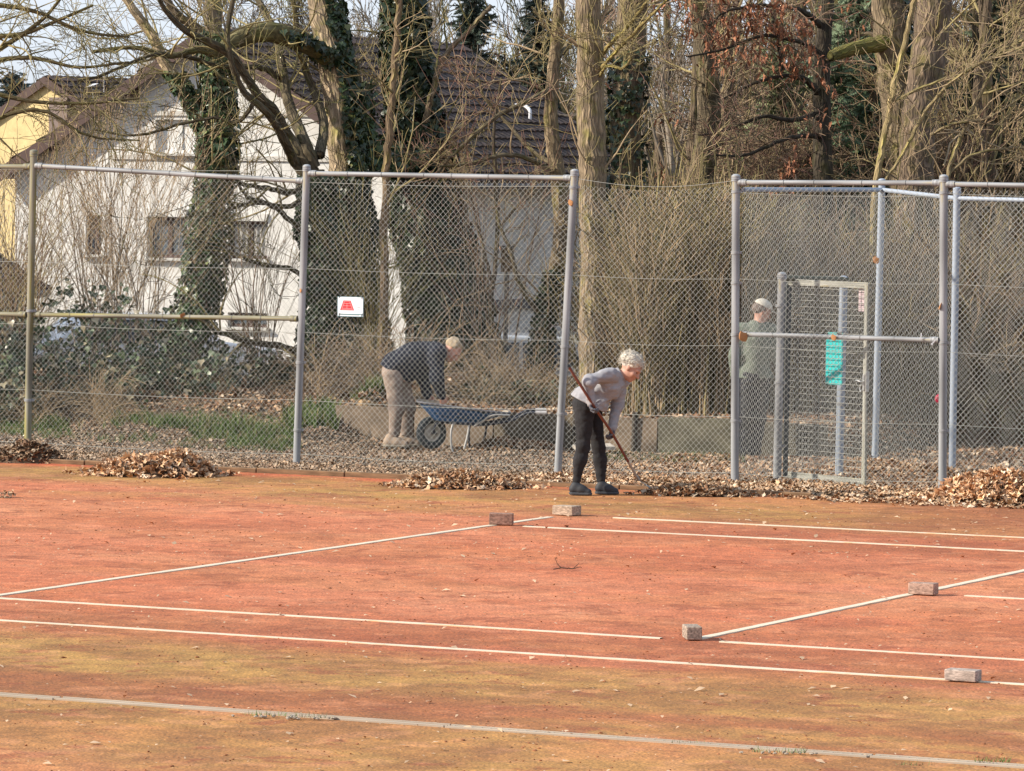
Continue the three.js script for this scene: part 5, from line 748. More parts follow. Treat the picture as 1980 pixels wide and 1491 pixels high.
{ reseed(1003);
  tree('broad_trunk', 'pale barked trunk with ivy up its right side, behind the court sign', 58.5, (t, tb, cb) => {
    const c = col(0.80, 0.66, 0.48), a = limbTube(tb, [[706, 760, 70], [700, 690, 66], [690, 560, 64], [676, 430, 64], [664, 320, 62], [657, 210, 60], [644, 110, 58], [624, 10, 56], [600, -150, 46]], 58.5, c, 16, 0.06);
    const m = limbTube(tb, [[652, 130, 30], [610, 96, 36, -0.4], [560, 72, 40, -0.8], [505, 62, 38, -1], [455, 78, 30, -1.2], [418, 100, 22, -1.4], [380, 96, 15, -1.6], [330, 108, 11, -1.8], [262, 92, 9, -2], [180, 100, 7, -2]], 58.5, col(0.30, 0.27, 0.13), 12, 0.12);
    ivyOn(t, a, 1500, 0.08, 0.085, 0.45, 0.98, 1.1, [0.25, 2.2]); ivyOn(t, a, 2400, 0.14, 0.085, 0, 0.48, 0.8, [0.9, 4.0]); ivyOn(t, m, 500, 0.07, 0.08, 0, 0.25, 0.9);
    const o = O.fine([BC.grey, BC.olive, BC.olive]); sprout(cb, a, 6, 1, 2.2, 2, o, 0.3, 1); sprout(cb, m, 12, 0.6, 1.7, 2, O.fine([BC.mossy, BC.olive, BC.olive], { up: 0.06 }));
  }); }
{ reseed(1004);
  tree('ivy_tree', 'tall trunk buried in dense dark ivy, right of the court sign', 59.5, (t, tb, cb) => {
    const a = limbTube(tb, [[896, 760, 100], [886, 690, 98], [860, 560, 94], [831, 450, 86], [813, 330, 72], [796, 200, 60], [784, 80, 54], [775, -110, 46]], 59.5, col(0.13, 0.11, 0.08));
    ivyOn(t, a, 9500, 0.2, 0.11, 0, 0.62, 0.75); ivyOn(t, a, 5000, 0.16, 0.095, 0.5, 1, 0.85);
    const b = limbTube(tb, [[832, 450, 26], [800, 300, 20, -0.4], [742, 330, 16, -0.6], [712, 280, 13, -0.7], [700, 200, 10, -0.7], [690, 120, 9, -0.7]], 59.5, col(0.3, 0.26, 0.15), 8); ivyOn(t, b, 900, 0.16, 0.08, 0.2, 0.9, 1.9);
    const e = limbTube(tb, [[822, 235, 13, -0.3], [838, 170, 12, -0.5], [860, 110, 11, -0.6], [905, 60, 9, -0.7], [950, 10, 8, -0.8]], 59.5, col(0.6, 0.5, 0.36), 8);
    const o = O.fine([BC.dark, BC.olive, BC.mossy]); sprout(cb, a, 9, 0.8, 1.8, 2, o, 0.3, 1); sprout(cb, e, 4, 0.6, 1.4, 2, o); sprout(cb, b, 8, 0.5, 1.2, 2, O.fine([BC.olive, BC.olive]));
  }); }
{ reseed(1005);
  tree('slender_tree', 'thin straight brown stem rising in front of the dark ivy column', 56, (t, tb, cb) => { const a = limbTube(tb, [[740, 720, 17], [743, 520, 16], [747, 330, 15], [755, 230, 15], [764, 110, 13], [772, 0, 12], [778, -90, 10]], 56, col(0.50, 0.38, 0.25), 8, 0.04); sprout(cb, a, 9, 0.6, 1.5, 2, O.fine([BC.olive, BC.tan, BC.olive], { up: 0.08 }), 0.25, 1); }); }
{ reseed(1006);
  tree('bare_tree', 'slim bent bare tree between the dark tiled roof and the broad furrowed trunk', 57, (t, tb, cb) => {
    const c = col(0.45, 0.36, 0.24), a = limbTube(tb, [[1044, 770, 32], [1046, 690, 32], [1055, 600, 30], [1076, 520, 30], [1086, 440, 29], [1078, 340, 29], [1066, 230, 27], [1070, 130, 24], [1080, 20, 22], [1086, -100, 18]], 57, c, 10, 0.12);
    for (const L of [[[1070, 170, 12], [1020, 196, 10, -.3], [960, 226, 9, -.5], [880, 296, 7, -.6], [830, 350, 5, -.7]], [[1066, 335, 13], [1030, 310, 10, -.3], [980, 300, 9, -.5], [900, 318, 7, -.6], [850, 322, 4, -.7]], [[1082, 325, 11], [1030, 292, 9, .3], [975, 232, 8, .5], [938, 190, 6, .5], [925, 150, 5, .5]], [[1080, 110, 12], [1105, 78, 10, .2], [1135, 52, 8, .3], [1180, 20, 6, .4]], [[1055, 620, 11], [1010, 560, 9, -.2], [985, 480, 8, -.3], [962, 420, 7, -.3], [955, 340, 6, -.4]]]) { const l = limbTube(tb, L, 57, col(0.42, 0.36, 0.24), 7, 0.1); sprout(cb, l, 6, 0.4, 1.2, 2, O.fine([BC.red, BC.tan, BC.tan])); }
    ivyOn(t, a, 900, 0.05, 0.08, 0, 0.32, 0.8); sprout(cb, a, 11, 0.6, 1.6, 2, O.fine([BC.grey, BC.olive, BC.tan]), 0.15, 1);
  }); }
{ reseed(1007);
  tree('broad_trunk', 'straight furrowed trunk, lit tan on its left, rising behind the woman', 55, (t, tb, cb) => {
    const a = limbTube(tb, [[1155, 800, 70], [1150, 710, 62], [1149, 580, 58], [1148, 440, 56], [1146, 320, 54], [1143, 190, 53], [1140, 70, 50], [1137, -50, 48], [1134, -160, 44]], 55, col(0.52, 0.42, 0.30), 18, 0.05);
    for (const L of [[[1158, 112, 9], [1185, 80, 8, -.2], [1220, 45, 7, -.3], [1262, -15, 6, -.4]], [[1156, 140, 8], [1190, 100, 8, -.4], [1235, 55, 7, -.6], [1290, 0, 5, -.8]], [[1152, 160, 7], [1175, 128, 6, -.3], [1205, 132, 6, -.5], [1222, 110, 4, -.6]]]) sprout(cb, limbTube(tb, L, 55, col(0.75, 0.62, 0.26), 7, 0.05), 7, 0.3, 1.1, 2, O.fine([BC.olive, BC.olive]));
    sprout(cb, a, 17, 0.5, 1.6, 2, O.fine([BC.olive, BC.olive, BC.tan], { up: 0.03 }), 0.35, 0.95);
  }); }
{ reseed(1008);
  tree('broad_trunk', 'dark shaded trunk with patchy ivy, just right of the straight furrowed trunk', 60, (t, tb, cb) => { const a = limbTube(tb, [[1196, 760, 62], [1200, 600, 58], [1206, 400, 56], [1212, 220, 58], [1222, 70, 60], [1232, -90, 56]], 60, col(0.42, 0.34, 0.24), 14, 0.08); ivyOn(t, a, 1300, 0.07, 0.08, 0.1, 0.75, 0.9); sprout(cb, a, 12, 0.6, 1.6, 2, O.fine([BC.brown, BC.olive, BC.tan]), 0.2, 1); }); }
{ reseed(1009);
  tree('broad_trunk', 'dark crooked trunk left of the hanging red brown leaves', 61, (t, tb, cb) => {
    const a = limbTube(tb, [[1330, 800, 52], [1336, 640, 50], [1344, 430, 48], [1358, 330, 48], [1370, 240, 46], [1368, 140, 44], [1352, 20, 40], [1340, -100, 36]], 61, col(0.30, 0.25, 0.17), 13, 0.1);
    sprout(cb, a, 14, 0.7, 1.8, 2, O.fine([BC.brown, BC.olive, BC.tan]), 0.3, 1);
  }); }
let oakTips = [];
{ reseed(1010);
  tree('oak_tree', 'dark oak trunk with crooked limbs carrying dry red brown leaves', 60, (t, tb, cb) => {
    const c = col(0.13, 0.11, 0.085), a = limbTube(tb, [[1592, 520, 44], [1591, 400, 40], [1590, 250, 35], [1588, 150, 32], [1598, 20, 27], [1606, -90, 22]], 60, c, 12, 0.1), o = O.fine([BC.dark, BC.red, BC.brown], { tips: oakTips, up: -0.01, wander: 0.4 });
    for (const L of [[[1588, 52, 13], [1565, 30, 11, -.4], [1535, 16, 9, -.7], [1490, 10, 8, -1], [1440, 14, 6, -1.2], [1400, 24, 5, -1.3], [1370, 50, 4, -1.3]], [[1582, 182, 15], [1562, 158, 12, -.4], [1535, 147, 9, -.6], [1500, 149, 7, -.8], [1450, 165, 6, -1], [1400, 190, 4, -1.2]], [[1512, 142, 7, -.8], [1506, 90, 6, -.9], [1494, 40, 5, -1]], [[1580, 220, 11], [1530, 232, 9, -.5], [1470, 226, 7, -.8], [1410, 250, 5, -1], [1350, 262, 4, -1]], [[1585, 100, 10], [1540, 80, 8, -.5], [1470, 70, 7, -1], [1400, 95, 5, -1], [1330, 110, 4, -1.2]], [[1584, 262, 10], [1520, 268, 8, -1], [1440, 300, 6, -1.6], [1380, 300, 4, -2]]]) sprout(cb, limbTube(tb, L, 60, c, 8, 0.1), 11, 0.4, 1.2, 2, o, 0.25);
    sprout(cb, a, 6, 0.6, 1.4, 2, { ...o, tips: null }, 0.3, 1);
    const L = []; for (let k = 0; k < 1900; k++) { const cl = n2(k * 0.02, 3); const [p, e] = pick(oakTips); if (n3(p.x * 1.1 + 40, p.y * 1.1 + 40, p.z * 0.6 + 90) < 0.53) continue; const b = rr(0.6, 1.5); L.push([mat4(p.clone().add(V(rr(-.06, .06), rr(-.12, .02), rr(-.06, .06))), faceQ(rand3().add(V(0, 0, .4)), V(rr(-.5, .5), 1, rr(-.5, .5))), V(0.075, 0.105, 0.09).multiplyScalar(rr(0.7, 1.25))), col(0.34 * b, 0.145 * b, 0.075 * b)]); }
    instances('dry_leaves', oakLeaf, std({ color: 0xffffff, roughness: 0.8, side: THREE.DoubleSide }), L, t);
  }); }
{ reseed(1011);
  tree('twin_trunk_tree', 'massive tree of two thick furrowed trunks with a mossy broken limb stub, upper right', 58, (t, tb, cb) => {
    const c = col(0.42, 0.34, 0.235), a = limbTube(tb, [[1790, 800, 80], [1774, 600, 72], [1756, 420, 64], [1740, 280, 60], [1728, 150, 64], [1720, 40, 66], [1714, -130, 60]], 58, c, 16, 0.06), b = limbTube(tb, [[1768, 800, 84], [1766, 560, 76], [1768, 400, 70], [1776, 260, 68], [1792, 130, 68], [1808, 20, 66], [1820, -120, 58]], 57.4, col(0.36, 0.28, 0.215), 16, 0.06);
    limbTube(tb, [[1730, 78, 40], [1700, 84, 30, -.2], [1660, 92, 27, -.4], [1625, 102, 25, -.6], [1606, 110, 20, -.7]], 58, col(0.36, 0.34, 0.10), 12, 0.12); limbTube(tb, [[1722, 72, 14], [1690, 66, 10, .2], [1665, 66, 8, .4], [1645, 78, 5, .5]], 58, col(0.25, 0.2, 0.14), 8, 0.1);
    ivyOn(t, a, 320, 0.05, 0.08, 0.3, 0.9, 1.0, [0, 1.2]); sprout(cb, a, 3, 0.5, 1.2, 2, O.fine([BC.brown, BC.olive, BC.tan]), 0.2, 1); sprout(cb, b, 10, 0.8, 2.4, 3, O.fine([BC.brown, BC.tan, BC.tan, BC.olive], { n: [0, 4, 4, 4] }), 0.2, 1);
  }); }
const saplings = [['pale yellowish sapling leaning right in front of the twin trunks', 54, [[[1686, 700, 14], [1688, 480, 14], [1696, 350, 13], [1712, 260, 13], [1728, 170, 12], [1748, 90, 11], [1765, 10, 9], [1785, -60, 7]], [[1708, 352, 8], [1745, 300, 7], [1790, 215, 7], [1850, 150, 6], [1930, 108, 5], [2010, 80, 4]], [[1725, 195, 8], [1770, 175, 6], [1830, 150, 5]]], col(0.80, 0.66, 0.36)],
  ['thin arching stem right of the twin trunks, leaning to the right edge', 54.5, [[[1812, 700, 10], [1826, 420, 9], [1836, 325, 9], [1868, 240, 8], [1905, 165, 7], [1950, 90, 5], [1990, 30, 4]], [[1834, 335, 7], [1880, 300, 6], [1940, 288, 5], [2010, 286, 4]], [[1800, 260, 6, .4], [1850, 238, 6], [1910, 228, 5], [1990, 178, 4]]], col(0.70, 0.58, 0.36)],
  ['thin grey stem in front of the shaded house wall, left of the leaning post', 57.5, [[[958, 700, 12], [950, 600, 10], [962, 470, 9], [960, 350, 8], [955, 250, 6], [970, 150, 5]], [[955, 560, 8], [935, 480, 6], [920, 420, 5], [905, 360, 4]], [[960, 450, 6], [1000, 400, 5], [1040, 370, 4]]], col(0.30, 0.25, 0.19)],
  ['pale thin stem in the hedge behind the woman, tallest of its clump', 53.6, [[[1222, 780, 9], [1240, 640, 8], [1262, 520, 7], [1270, 400, 6], [1276, 330, 5]], [[1240, 640, 5], [1220, 560, 4], [1190, 520, 3]]], col(0.75, 0.62, 0.40)],
  ['pale thin stem left of the cap of the man by the gate', 53.4, [[[1285, 800, 8], [1296, 680, 8], [1316, 560, 7], [1322, 480, 6], [1330, 380, 5]]], col(0.75, 0.62, 0.40)]];
for (const [label, d, Ls, c] of saplings) { reseed(1100 + Math.round(d * 10)); tree('sapling', label, d, (t, tb, cb) => { for (const L of Ls) { const l = limbTube(tb, L, d, c, 7, 0.05); sprout(cb, l, 6, 0.4, 1.2, 2, O.fine([BC.olive, BC.tan, BC.tan], { r0: 0.009 })); } }, 'sapling'); }
{ reseed(1012); // boughs of a tree standing left of the frame
  tree('bare_tree', 'fine yellowish bare boughs reaching in from the upper left corner', 55, (t, tb, cb) => {
    limbTube(tb, [[-420, 900, 80], [-400, 500, 74], [-390, 200, 66], [-380, -200, 50]], 55, col(0.4, 0.33, 0.22));
    for (const L of [[[-390, 150, 26], [-200, 90, 18], [-60, 72, 12], [40, 66, 9], [110, 40, 7], [180, 10, 5]], [[-390, 230, 24], [-200, 150, 17], [-50, 118, 12], [50, 62, 9], [90, 30, 7], [130, -20, 5]], [[-390, 260, 24], [-200, 180, 16], [-60, 128, 11], [60, 112, 8], [150, 130, 6], [250, 120, 4]], [[-390, 330, 22], [-180, 230, 15], [-40, 180, 10], [60, 196, 8], [160, 200, 6], [270, 190, 4]], [[-390, 380, 20], [-160, 290, 14], [-30, 236, 9], [80, 214, 7], [170, 262, 5], [270, 272, 3]], [[-390, 100, 24], [-200, 30, 16], [-40, 10, 11], [60, 20, 8], [160, 60, 6], [250, 72, 4]]]) { const l = limbTube(tb, L, 55, col(0.36, 0.30, 0.15), 8, 0.08); sprout(cb, l, 9, 0.5, 1.5, 2, O.fine([BC.olive, BC.mossy, BC.olive, BC.mossy], { n: [0, 4, 4], up: -0.01 }), 0.3, 1); }
  }); }
// ---------------------------------------------------------------- sprays of stems and twigs used for thickets
const spray = (sd, o) => { reseed(sd); const mb = new MB(); for (let k = 0; k < o.stems; k++) { const d = V(rr(-o.spread, o.spread), 1, rr(-o.spread, o.spread)).normalize(); branch(mb, V(rr(-.12, .12), 0, rr(-.12, .12)), d, rr(0.7, 1.1), o.r, o.lev, o); } return mb.geo(); };
const W1 = WHITE;
const upright = [1, 2, 3].map((k) => spray(2000 + k, { stems: 5, spread: 0.16, r: 0.0075, lev: 2, n: [0, 2, 5], wander: 0.12, up: 0.06, rmin: 0.0028, c: W1, a0: 0.25, a1: 0.7 }));
const bushy = [1, 2, 3].map((k) => spray(2100 + k, { stems: 5, spread: 0.55, r: 0.008, lev: 2, n: [0, 4, 6], wander: 0.3, up: 0.03, rmin: 0.0026, c: W1 }));
const arch = [1, 2, 3].map((k) => spray(2200 + k, { stems: 6, spread: 0.7, r: 0.006, lev: 1, n: [0, 5], wander: 0.35, up: -0.10, rmin: 0.003, c: W1 }));
const crown = [1, 2, 3].map((k) => spray(2300 + k, { stems: 1, spread: 0.1, r: 0.022, lev: 3, n: [0, 5, 6, 9], wander: 0.2, up: 0.04, rmin: 0.002, c: W1, t0: 0.25, a0: 0.35, a1: 0.9 }));
function thicket(name, label, cat, geos, list, group, kind) { const per = geos.map(() => []); list.forEach((e, i) => per[i % geos.length].push(e)); const t = thing(name, label, cat, V(0, 0, 0), 0, group); if (kind) t.userData.kind = kind; per.forEach((l, i) => l.length && instances('stems', geos[i], M.twig, l, t)); return t; }
const shade = (c, a, b) => { const k = rr(a, b); return col(c.r * k, c.g * k, c.b * k); };
const spot = (px, d, dy = -0.05) => { const p = at(px, 700, d); p.y = H(p.x, p.z) + dy; return p; };
const place = (px, d, h0, h1, c, w = 1, lean = 0.12) => { const s = rr(h0, h1); return [mat4(spot(px, d), Q().setFromEuler(new THREE.Euler(rr(-lean, lean), rr(0, 6.283), rr(-lean, lean))), V(s * w, s, s * w)), c]; };
{ reseed(3001); let L = [];
  for (let i = 0; i < 330; i++) L.push(place((i % 4 ? rr(1235, 1440) : rr(1130, 1440)), (i % 4 ? rr(52.2, 55) : rr(56, 58)), 1.2, 2.25, shade(pick([BC.olive, BC.tan, BC.straw, BC.olive]), .45, 1.0), 0.9, 0.06)); { const hd = thicket('hedge', 'dense hedge of upright olive stems behind the concrete edging and the woman', 'hedge', upright, L), D = []; for (let i = 0; i < 900; i++) { const p = at(rr(1200, 1440), rr(360, 800), rr(52.3, 55)), k = rr(.5, 1.2); if (n2(p.x * 2.5, p.y * 2.5, 9) < 0.5) continue; D.push([mat4(p, faceQ(rand3(), V(rr(-.5, .5), -1, 0)), rr(.04, .08)), rnd() < .3 ? col(.05 * k, .06 * k, .03 * k) : col(.30 * k, .20 * k, .11 * k)]); } instances('dead_leaves', oakLeaf, M.leaf, D, hd); }
  L = []; for (let i = 0; i < 430; i++) L.push(place(rr(1430, 2060), rr(53.2, 57.0), 1.0, 2.1, shade(pick([BC.olive, BC.tan, BC.brown, BC.grey]), .45, .95), 0.95)); thicket('hedge', 'brown bare hedge seen through both fences behind the gate', 'hedge', [...upright, ...bushy], L);
  L = []; for (let i = 0; i < 210; i++) L.push(place(rr(1380, 2100), rr(64, 80), 1.8, 3.4, shade(pick([BC.brown, BC.olive, BC.red, BC.dark]), .4, 0.85))); tag(thicket('thicket', 'tangled brown undergrowth filling the wood at the right', 'thicket', bushy, L), 0, 0, 0, 'stuff');
  L = []; for (let i = 0; i < 46; i++) L.push(place(rr(1840, 2080), rr(60, 67), 2.6, 4.8, shade(pick([BC.tan, BC.olive, BC.straw]), .5, 1.05), 1.1, 0.4)); tag(thicket('thicket', 'pale tangled twigs right of the twin trunks', 'thicket', bushy, L), 0, 0, 0, 'stuff');
  // slender trees among the undergrowth, built once and copied
  const protos = [1, 2, 3].map((k) => { reseed(3100 + k); return tree('slender_tree', 'slender bare tree in the wood at the right, one of many alike', 0, (t, tb, cb) => { const pts = []; let p = V(0, -0.3, 0); for (let i = 0; i <= 8; i++) { pts.push(p.clone()); p.add(V(rr(-.14, .14), 0.95, rr(-.14, .14))); } const rad = pts.map((_, i) => 0.075 * (1 - 0.07 * i)); tb.tube(curve(pts, 24), curve(pts, 24).map((_, i) => 0.075 * (1 - 0.024 * i)), 9, col(0.30, 0.235, 0.17), 0.06); sprout(cb, { pts, rad }, 22, 0.8, 2.1, 2, O.fine([BC.brown, BC.tan, BC.olive], { up: 0.06 }), 0.15, 1); }, 'tree', 'slender bare trees in the wood'); });
  const spots = []; for (let i = 0; i < 20; i++) { const px = rr(1210, 2040), d = rr(60, 84); spots.push([px, px > 1590 && px < 1720 ? 70 + d * 0.2 : d]); };
  spots.sort((a, b) => a[0] - b[0]); const ORD = ['first', 'second', 'third', 'fourth', 'fifth', 'sixth', 'seventh', 'eighth', 'ninth', 'tenth', 'eleventh', 'twelfth', 'thirteenth', 'fourteenth', 'fifteenth', 'sixteenth', 'seventeenth', 'eighteenth', 'nineteenth', 'twentieth'];
  spots.forEach(([px, d], i) => { let o; if (i < 3) o = protos[i]; else { o = protos[i % 3].clone(); o.name = numbered('slender_tree'); scene.add(o); } o.position.copy(spot(px, d)); o.rotation.y = rr(0, 6.28); o.scale.setScalar(rr(0.8, 1.5)); o.userData.label = ORD[i] + ' from the left of the slender bare trees in the right-hand wood'; });
}
{ // far wood behind everything, and conifers
  reseed(3301); let L = []; for (let i = 0; i < 400; i++) { const px = rr(980, 2150), d = px < 1280 ? rr(128, 165) : rr(78, 150); const open = px > 1375 && px < 1580 ? 0.72 : 1; L.push(place(px, d, 4.0 * open, 7.2 * open, shade(pick([BC.brown, BC.olive, BC.grey, BC.mossy]), .5, 1), 0.75, 0.1)); }
  tag(thicket('woodland', 'bare brown woodland fading behind the trunks at the right', 'wood', crown, L), 0, 0, 0, 'stuff');
  L = []; for (let i = 0; i < 46; i++) L.push(place(rr(430, 1000), rr(170, 230), 7, 10, shade(pick([BC.brown, BC.grey, BC.dark]), .6, 1), 0.8)); tag(thicket('woodland', 'far bare trees behind the houses at the left', 'wood', crown, L), 0, 0, 0, 'stuff');
}
const needle = (() => { reseed(3400); const p = [], id = []; for (let i = 0; i < 46; i++) { const t = i / 46, s = i % 2 ? 1 : -1, a = V(0, t, 0), l = 0.34 * (1 - t * 0.75) * rr(.7, 1.1), b = V(s * l, t + l * rr(.3, .7), rr(-.12, .12) - l * 0.3), w = V(0, 0.085, 0.02); const k = p.length / 3; p.push(a.x, a.y, a.z, b.x, b.y, b.z, a.x + w.x, a.y + w.y, a.z + w.z, b.x * 0.7, b.y * 0.9 + 0.05, b.z + 0.05); id.push(k, k + 1, k + 2, k + 2, k + 1, k + 3); } const g = new THREE.BufferGeometry(); g.setAttribute('position', new THREE.Float32BufferAttribute(p, 3)); g.setIndex(id); g.computeVertexNormals(); return g; })();
const needleM = std({ color: 0xffffff, roughness: 0.8, side: THREE.DoubleSide });
function conifer(label, px, d, topPy, w, c, sd, loose = 1) {
  reseed(sd); const b = spot(px, d), top = at(px, topPy, d).y, h = top - b.y, t = thing('conifer', label, 'conifer', b), mb = new MB(); mb.tube([V(0, -0.3, 0), V(0.05, h * 0.5, 0), V(0, h, 0)], [0.22, 0.14, 0.02], 8, col(0.3, 0.22, 0.15)); mb.build('trunk', M.bark, t);
  const L = [], n = Math.round(270 * h / 6 * w); for (let i = 0; i < n; i++) { const f = Math.pow(rnd(), 0.8) * 0.97 + 0.03, y = h * (1 - f), R = w * (0.12 + 0.88 * Math.pow(f, 0.8)) * rr(.6, 1.1), a = rr(0, 6.283), dir = V(Math.cos(a), rr(-.35, .15), Math.sin(a)).normalize(); for (let k = 0; k < 5; k++) { const q = dir.clone().add(rand3().multiplyScalar(0.35)).normalize(), s = Math.min(R * rr(.35, .6), 0.42), st = dir.clone().multiplyScalar(R * k / 5 * rr(.7, 1.0)); const br = rr(.5, 1.5); L.push([mat4(st.add(V(0, y + rr(-.15, .15), 0)), Q().setFromUnitVectors(UPV, q).multiply(Q().setFromAxisAngle(UPV, rr(0, 6.28))), V(s, s, s)), col(c[0] * br, c[1] * br, c[2] * br)]); } }
  instances('foliage', needle, needleM, L, t); return t;
}
for (const a of [['grey green conifer behind the oak trunk and the broken limb stub', 1646, 62.5, -160, 1.3, [0.15, 0.20, 0.115], 11], ['green conifer between the oak trunk and the twin trunks, lower one', 1676, 61.5, 10, 1.35, [0.12, 0.18, 0.10], 12], ['olive green conifer left of the oak trunk', 1500, 64.5, 20, 1.2, [0.16, 0.18, 0.085], 13], ['dark conifer rising above the roof, left one of two', 905, 128, -120, 1.6, [0.05, 0.07, 0.05], 14], ['dark conifer rising above the roof, right one of two', 1030, 132, -160, 1.3, [0.05, 0.068, 0.05], 15], ['low dark conifer top showing beyond the far end of the roof', 968, 138, 92, 1.6, [0.035, 0.05, 0.04], 18], ['blue green conifer far off above the yellow house roof', 20, 190, 128, 2.8, [0.05, 0.075, 0.07], 16], ['dark green conifer behind the twigs at the right edge', 1905, 63, -60, 1.2, [0.06, 0.08, 0.045], 17]]) conifer(...a);
{ // fallen trunk and brush pile
  reseed(3501); tree('fallen_tree', 'fallen mossy trunk lying across the brush behind the gate', 62, (t, tb, cb) => { const a = limbTube(tb, [[1480, 372, 16], [1560, 310, 20], [1640, 290, 22], [1730, 280, 20]], 62, col(0.36, 0.28, 0.18), 10, 0.12); limbTube(tb, [[1500, 366, 18], [1545, 318, 20], [1590, 282, 20]], 61.5, col(0.40, 0.27, 0.17), 9, 0.1); sprout(cb, a, 14, 0.4, 1.1, 1, O.fine([BC.brown, BC.tan])); }, 'fallen tree');
  const L = []; for (let i = 0; i < 150; i++) { const p = at(rr(1440, 1860), rr(290, 345), rr(60.5, 64)); const s = rr(.6, 1.3); L.push([mat4(p.add(V(0, -0.35, 0)), Q().setFromEuler(new THREE.Euler(rr(-1, 1), rr(0, 6.3), rr(-1, 1))), s), shade(pick([BC.red, BC.brown, BC.tan]), .6, 1.1)]); } tag(thicket('brushwood', 'heap of reddish brown brushwood above the gate top rail', 'brushwood', arch, L), 0, 0, 0, 'stuff');
}
// ---------------------------------------------------------------- shrubs on the left, before the white house
function shrub(label, px, d, n, h0, h1, wpx, c, sd, buds) {
  reseed(sd); const tips = []; tree('shrub', label, d, (t, tb, cb) => {
    const o = O.fine(c, { n: [0, 3, 5], wander: 0.16, up: 0.05, rmin: 0.0032, a0: 0.2, a1: 0.6, tips });
    for (let k = 0; k < n; k++) { const b = spot(px + rr(-wpx, wpx) * 0.35, d + rr(-.6, .6)), e = V(rr(-1, 1) * wpx * d / F / (h1 * 1.1), 1, rr(-.3, .3)).normalize(); branch(cb, b, e, rr(h0, h1), rr(0.008, 0.016), 2, o); }
    if (buds) { const L = []; for (const [p, e, lev] of tips) { if (p.y < buds[1]) continue; for (let k = 0; k < buds[2]; k++) { const b = rr(.6, 1.3); L.push([mat4(p.clone().addScaledVector(e, rr(-.3, 0.02)).add(rand3().multiplyScalar(.04)), Q().setFromEuler(new THREE.Euler(rr(0, 6), rr(0, 6), rr(0, 6))), V(0.5, 1, 0.5).multiplyScalar(rr(.018, .036))), col(0.42 * b, 0.29 * b, 0.17 * b)]); } } instances('buds', flat([[0, -.5], [.4, 0], [0, .9], [-.4, 0]], .3), M.leaf, L, t); }
  }, 'shrub');
}
shrub('dense brown twiggy shrub behind the leftmost fence post', 25, 57, 42, 1.6, 2.7, 75, [BC.brown, BC.olive, BC.brown], 4001, [0, 1.5, 1]);
shrub('tall tan budding shrub fanning out before the left end of the gable', 190, 58.5, 24, 2.4, 3.6, 120, [BC.tan, BC.brown, BC.grey], 4002, [0, 1.6, 2]);
shrub('tan twiggy shrub below the left gable window', 280, 57.5, 16, 1.8, 2.9, 80, [BC.tan, BC.straw, BC.grey], 4003, [0, 1.6, 2]);
shrub('thin brown shrub tangle below the right gable window', 505, 59, 12, 1.4, 2.4, 60, [BC.grey, BC.dark, BC.brown], 4004);
shrub('yellow green shrub between the pale trunk and the dark ivy column', 722, 57, 22, 1.2, 2.3, 26, [BC.mossy, BC.olive, BC.olive], 4005);
shrub('reddish upright shrub in front of the dark tiled roof', 965, 58.5, 7, 2.4, 3.5, 60, [BC.red, BC.tan, BC.brown], 4006);
shrub('grey twig tangle in front of the shaded house wall', 925, 57, 6, 1.4, 2.6, 75, [BC.grey, BC.grey, BC.brown], 4007);
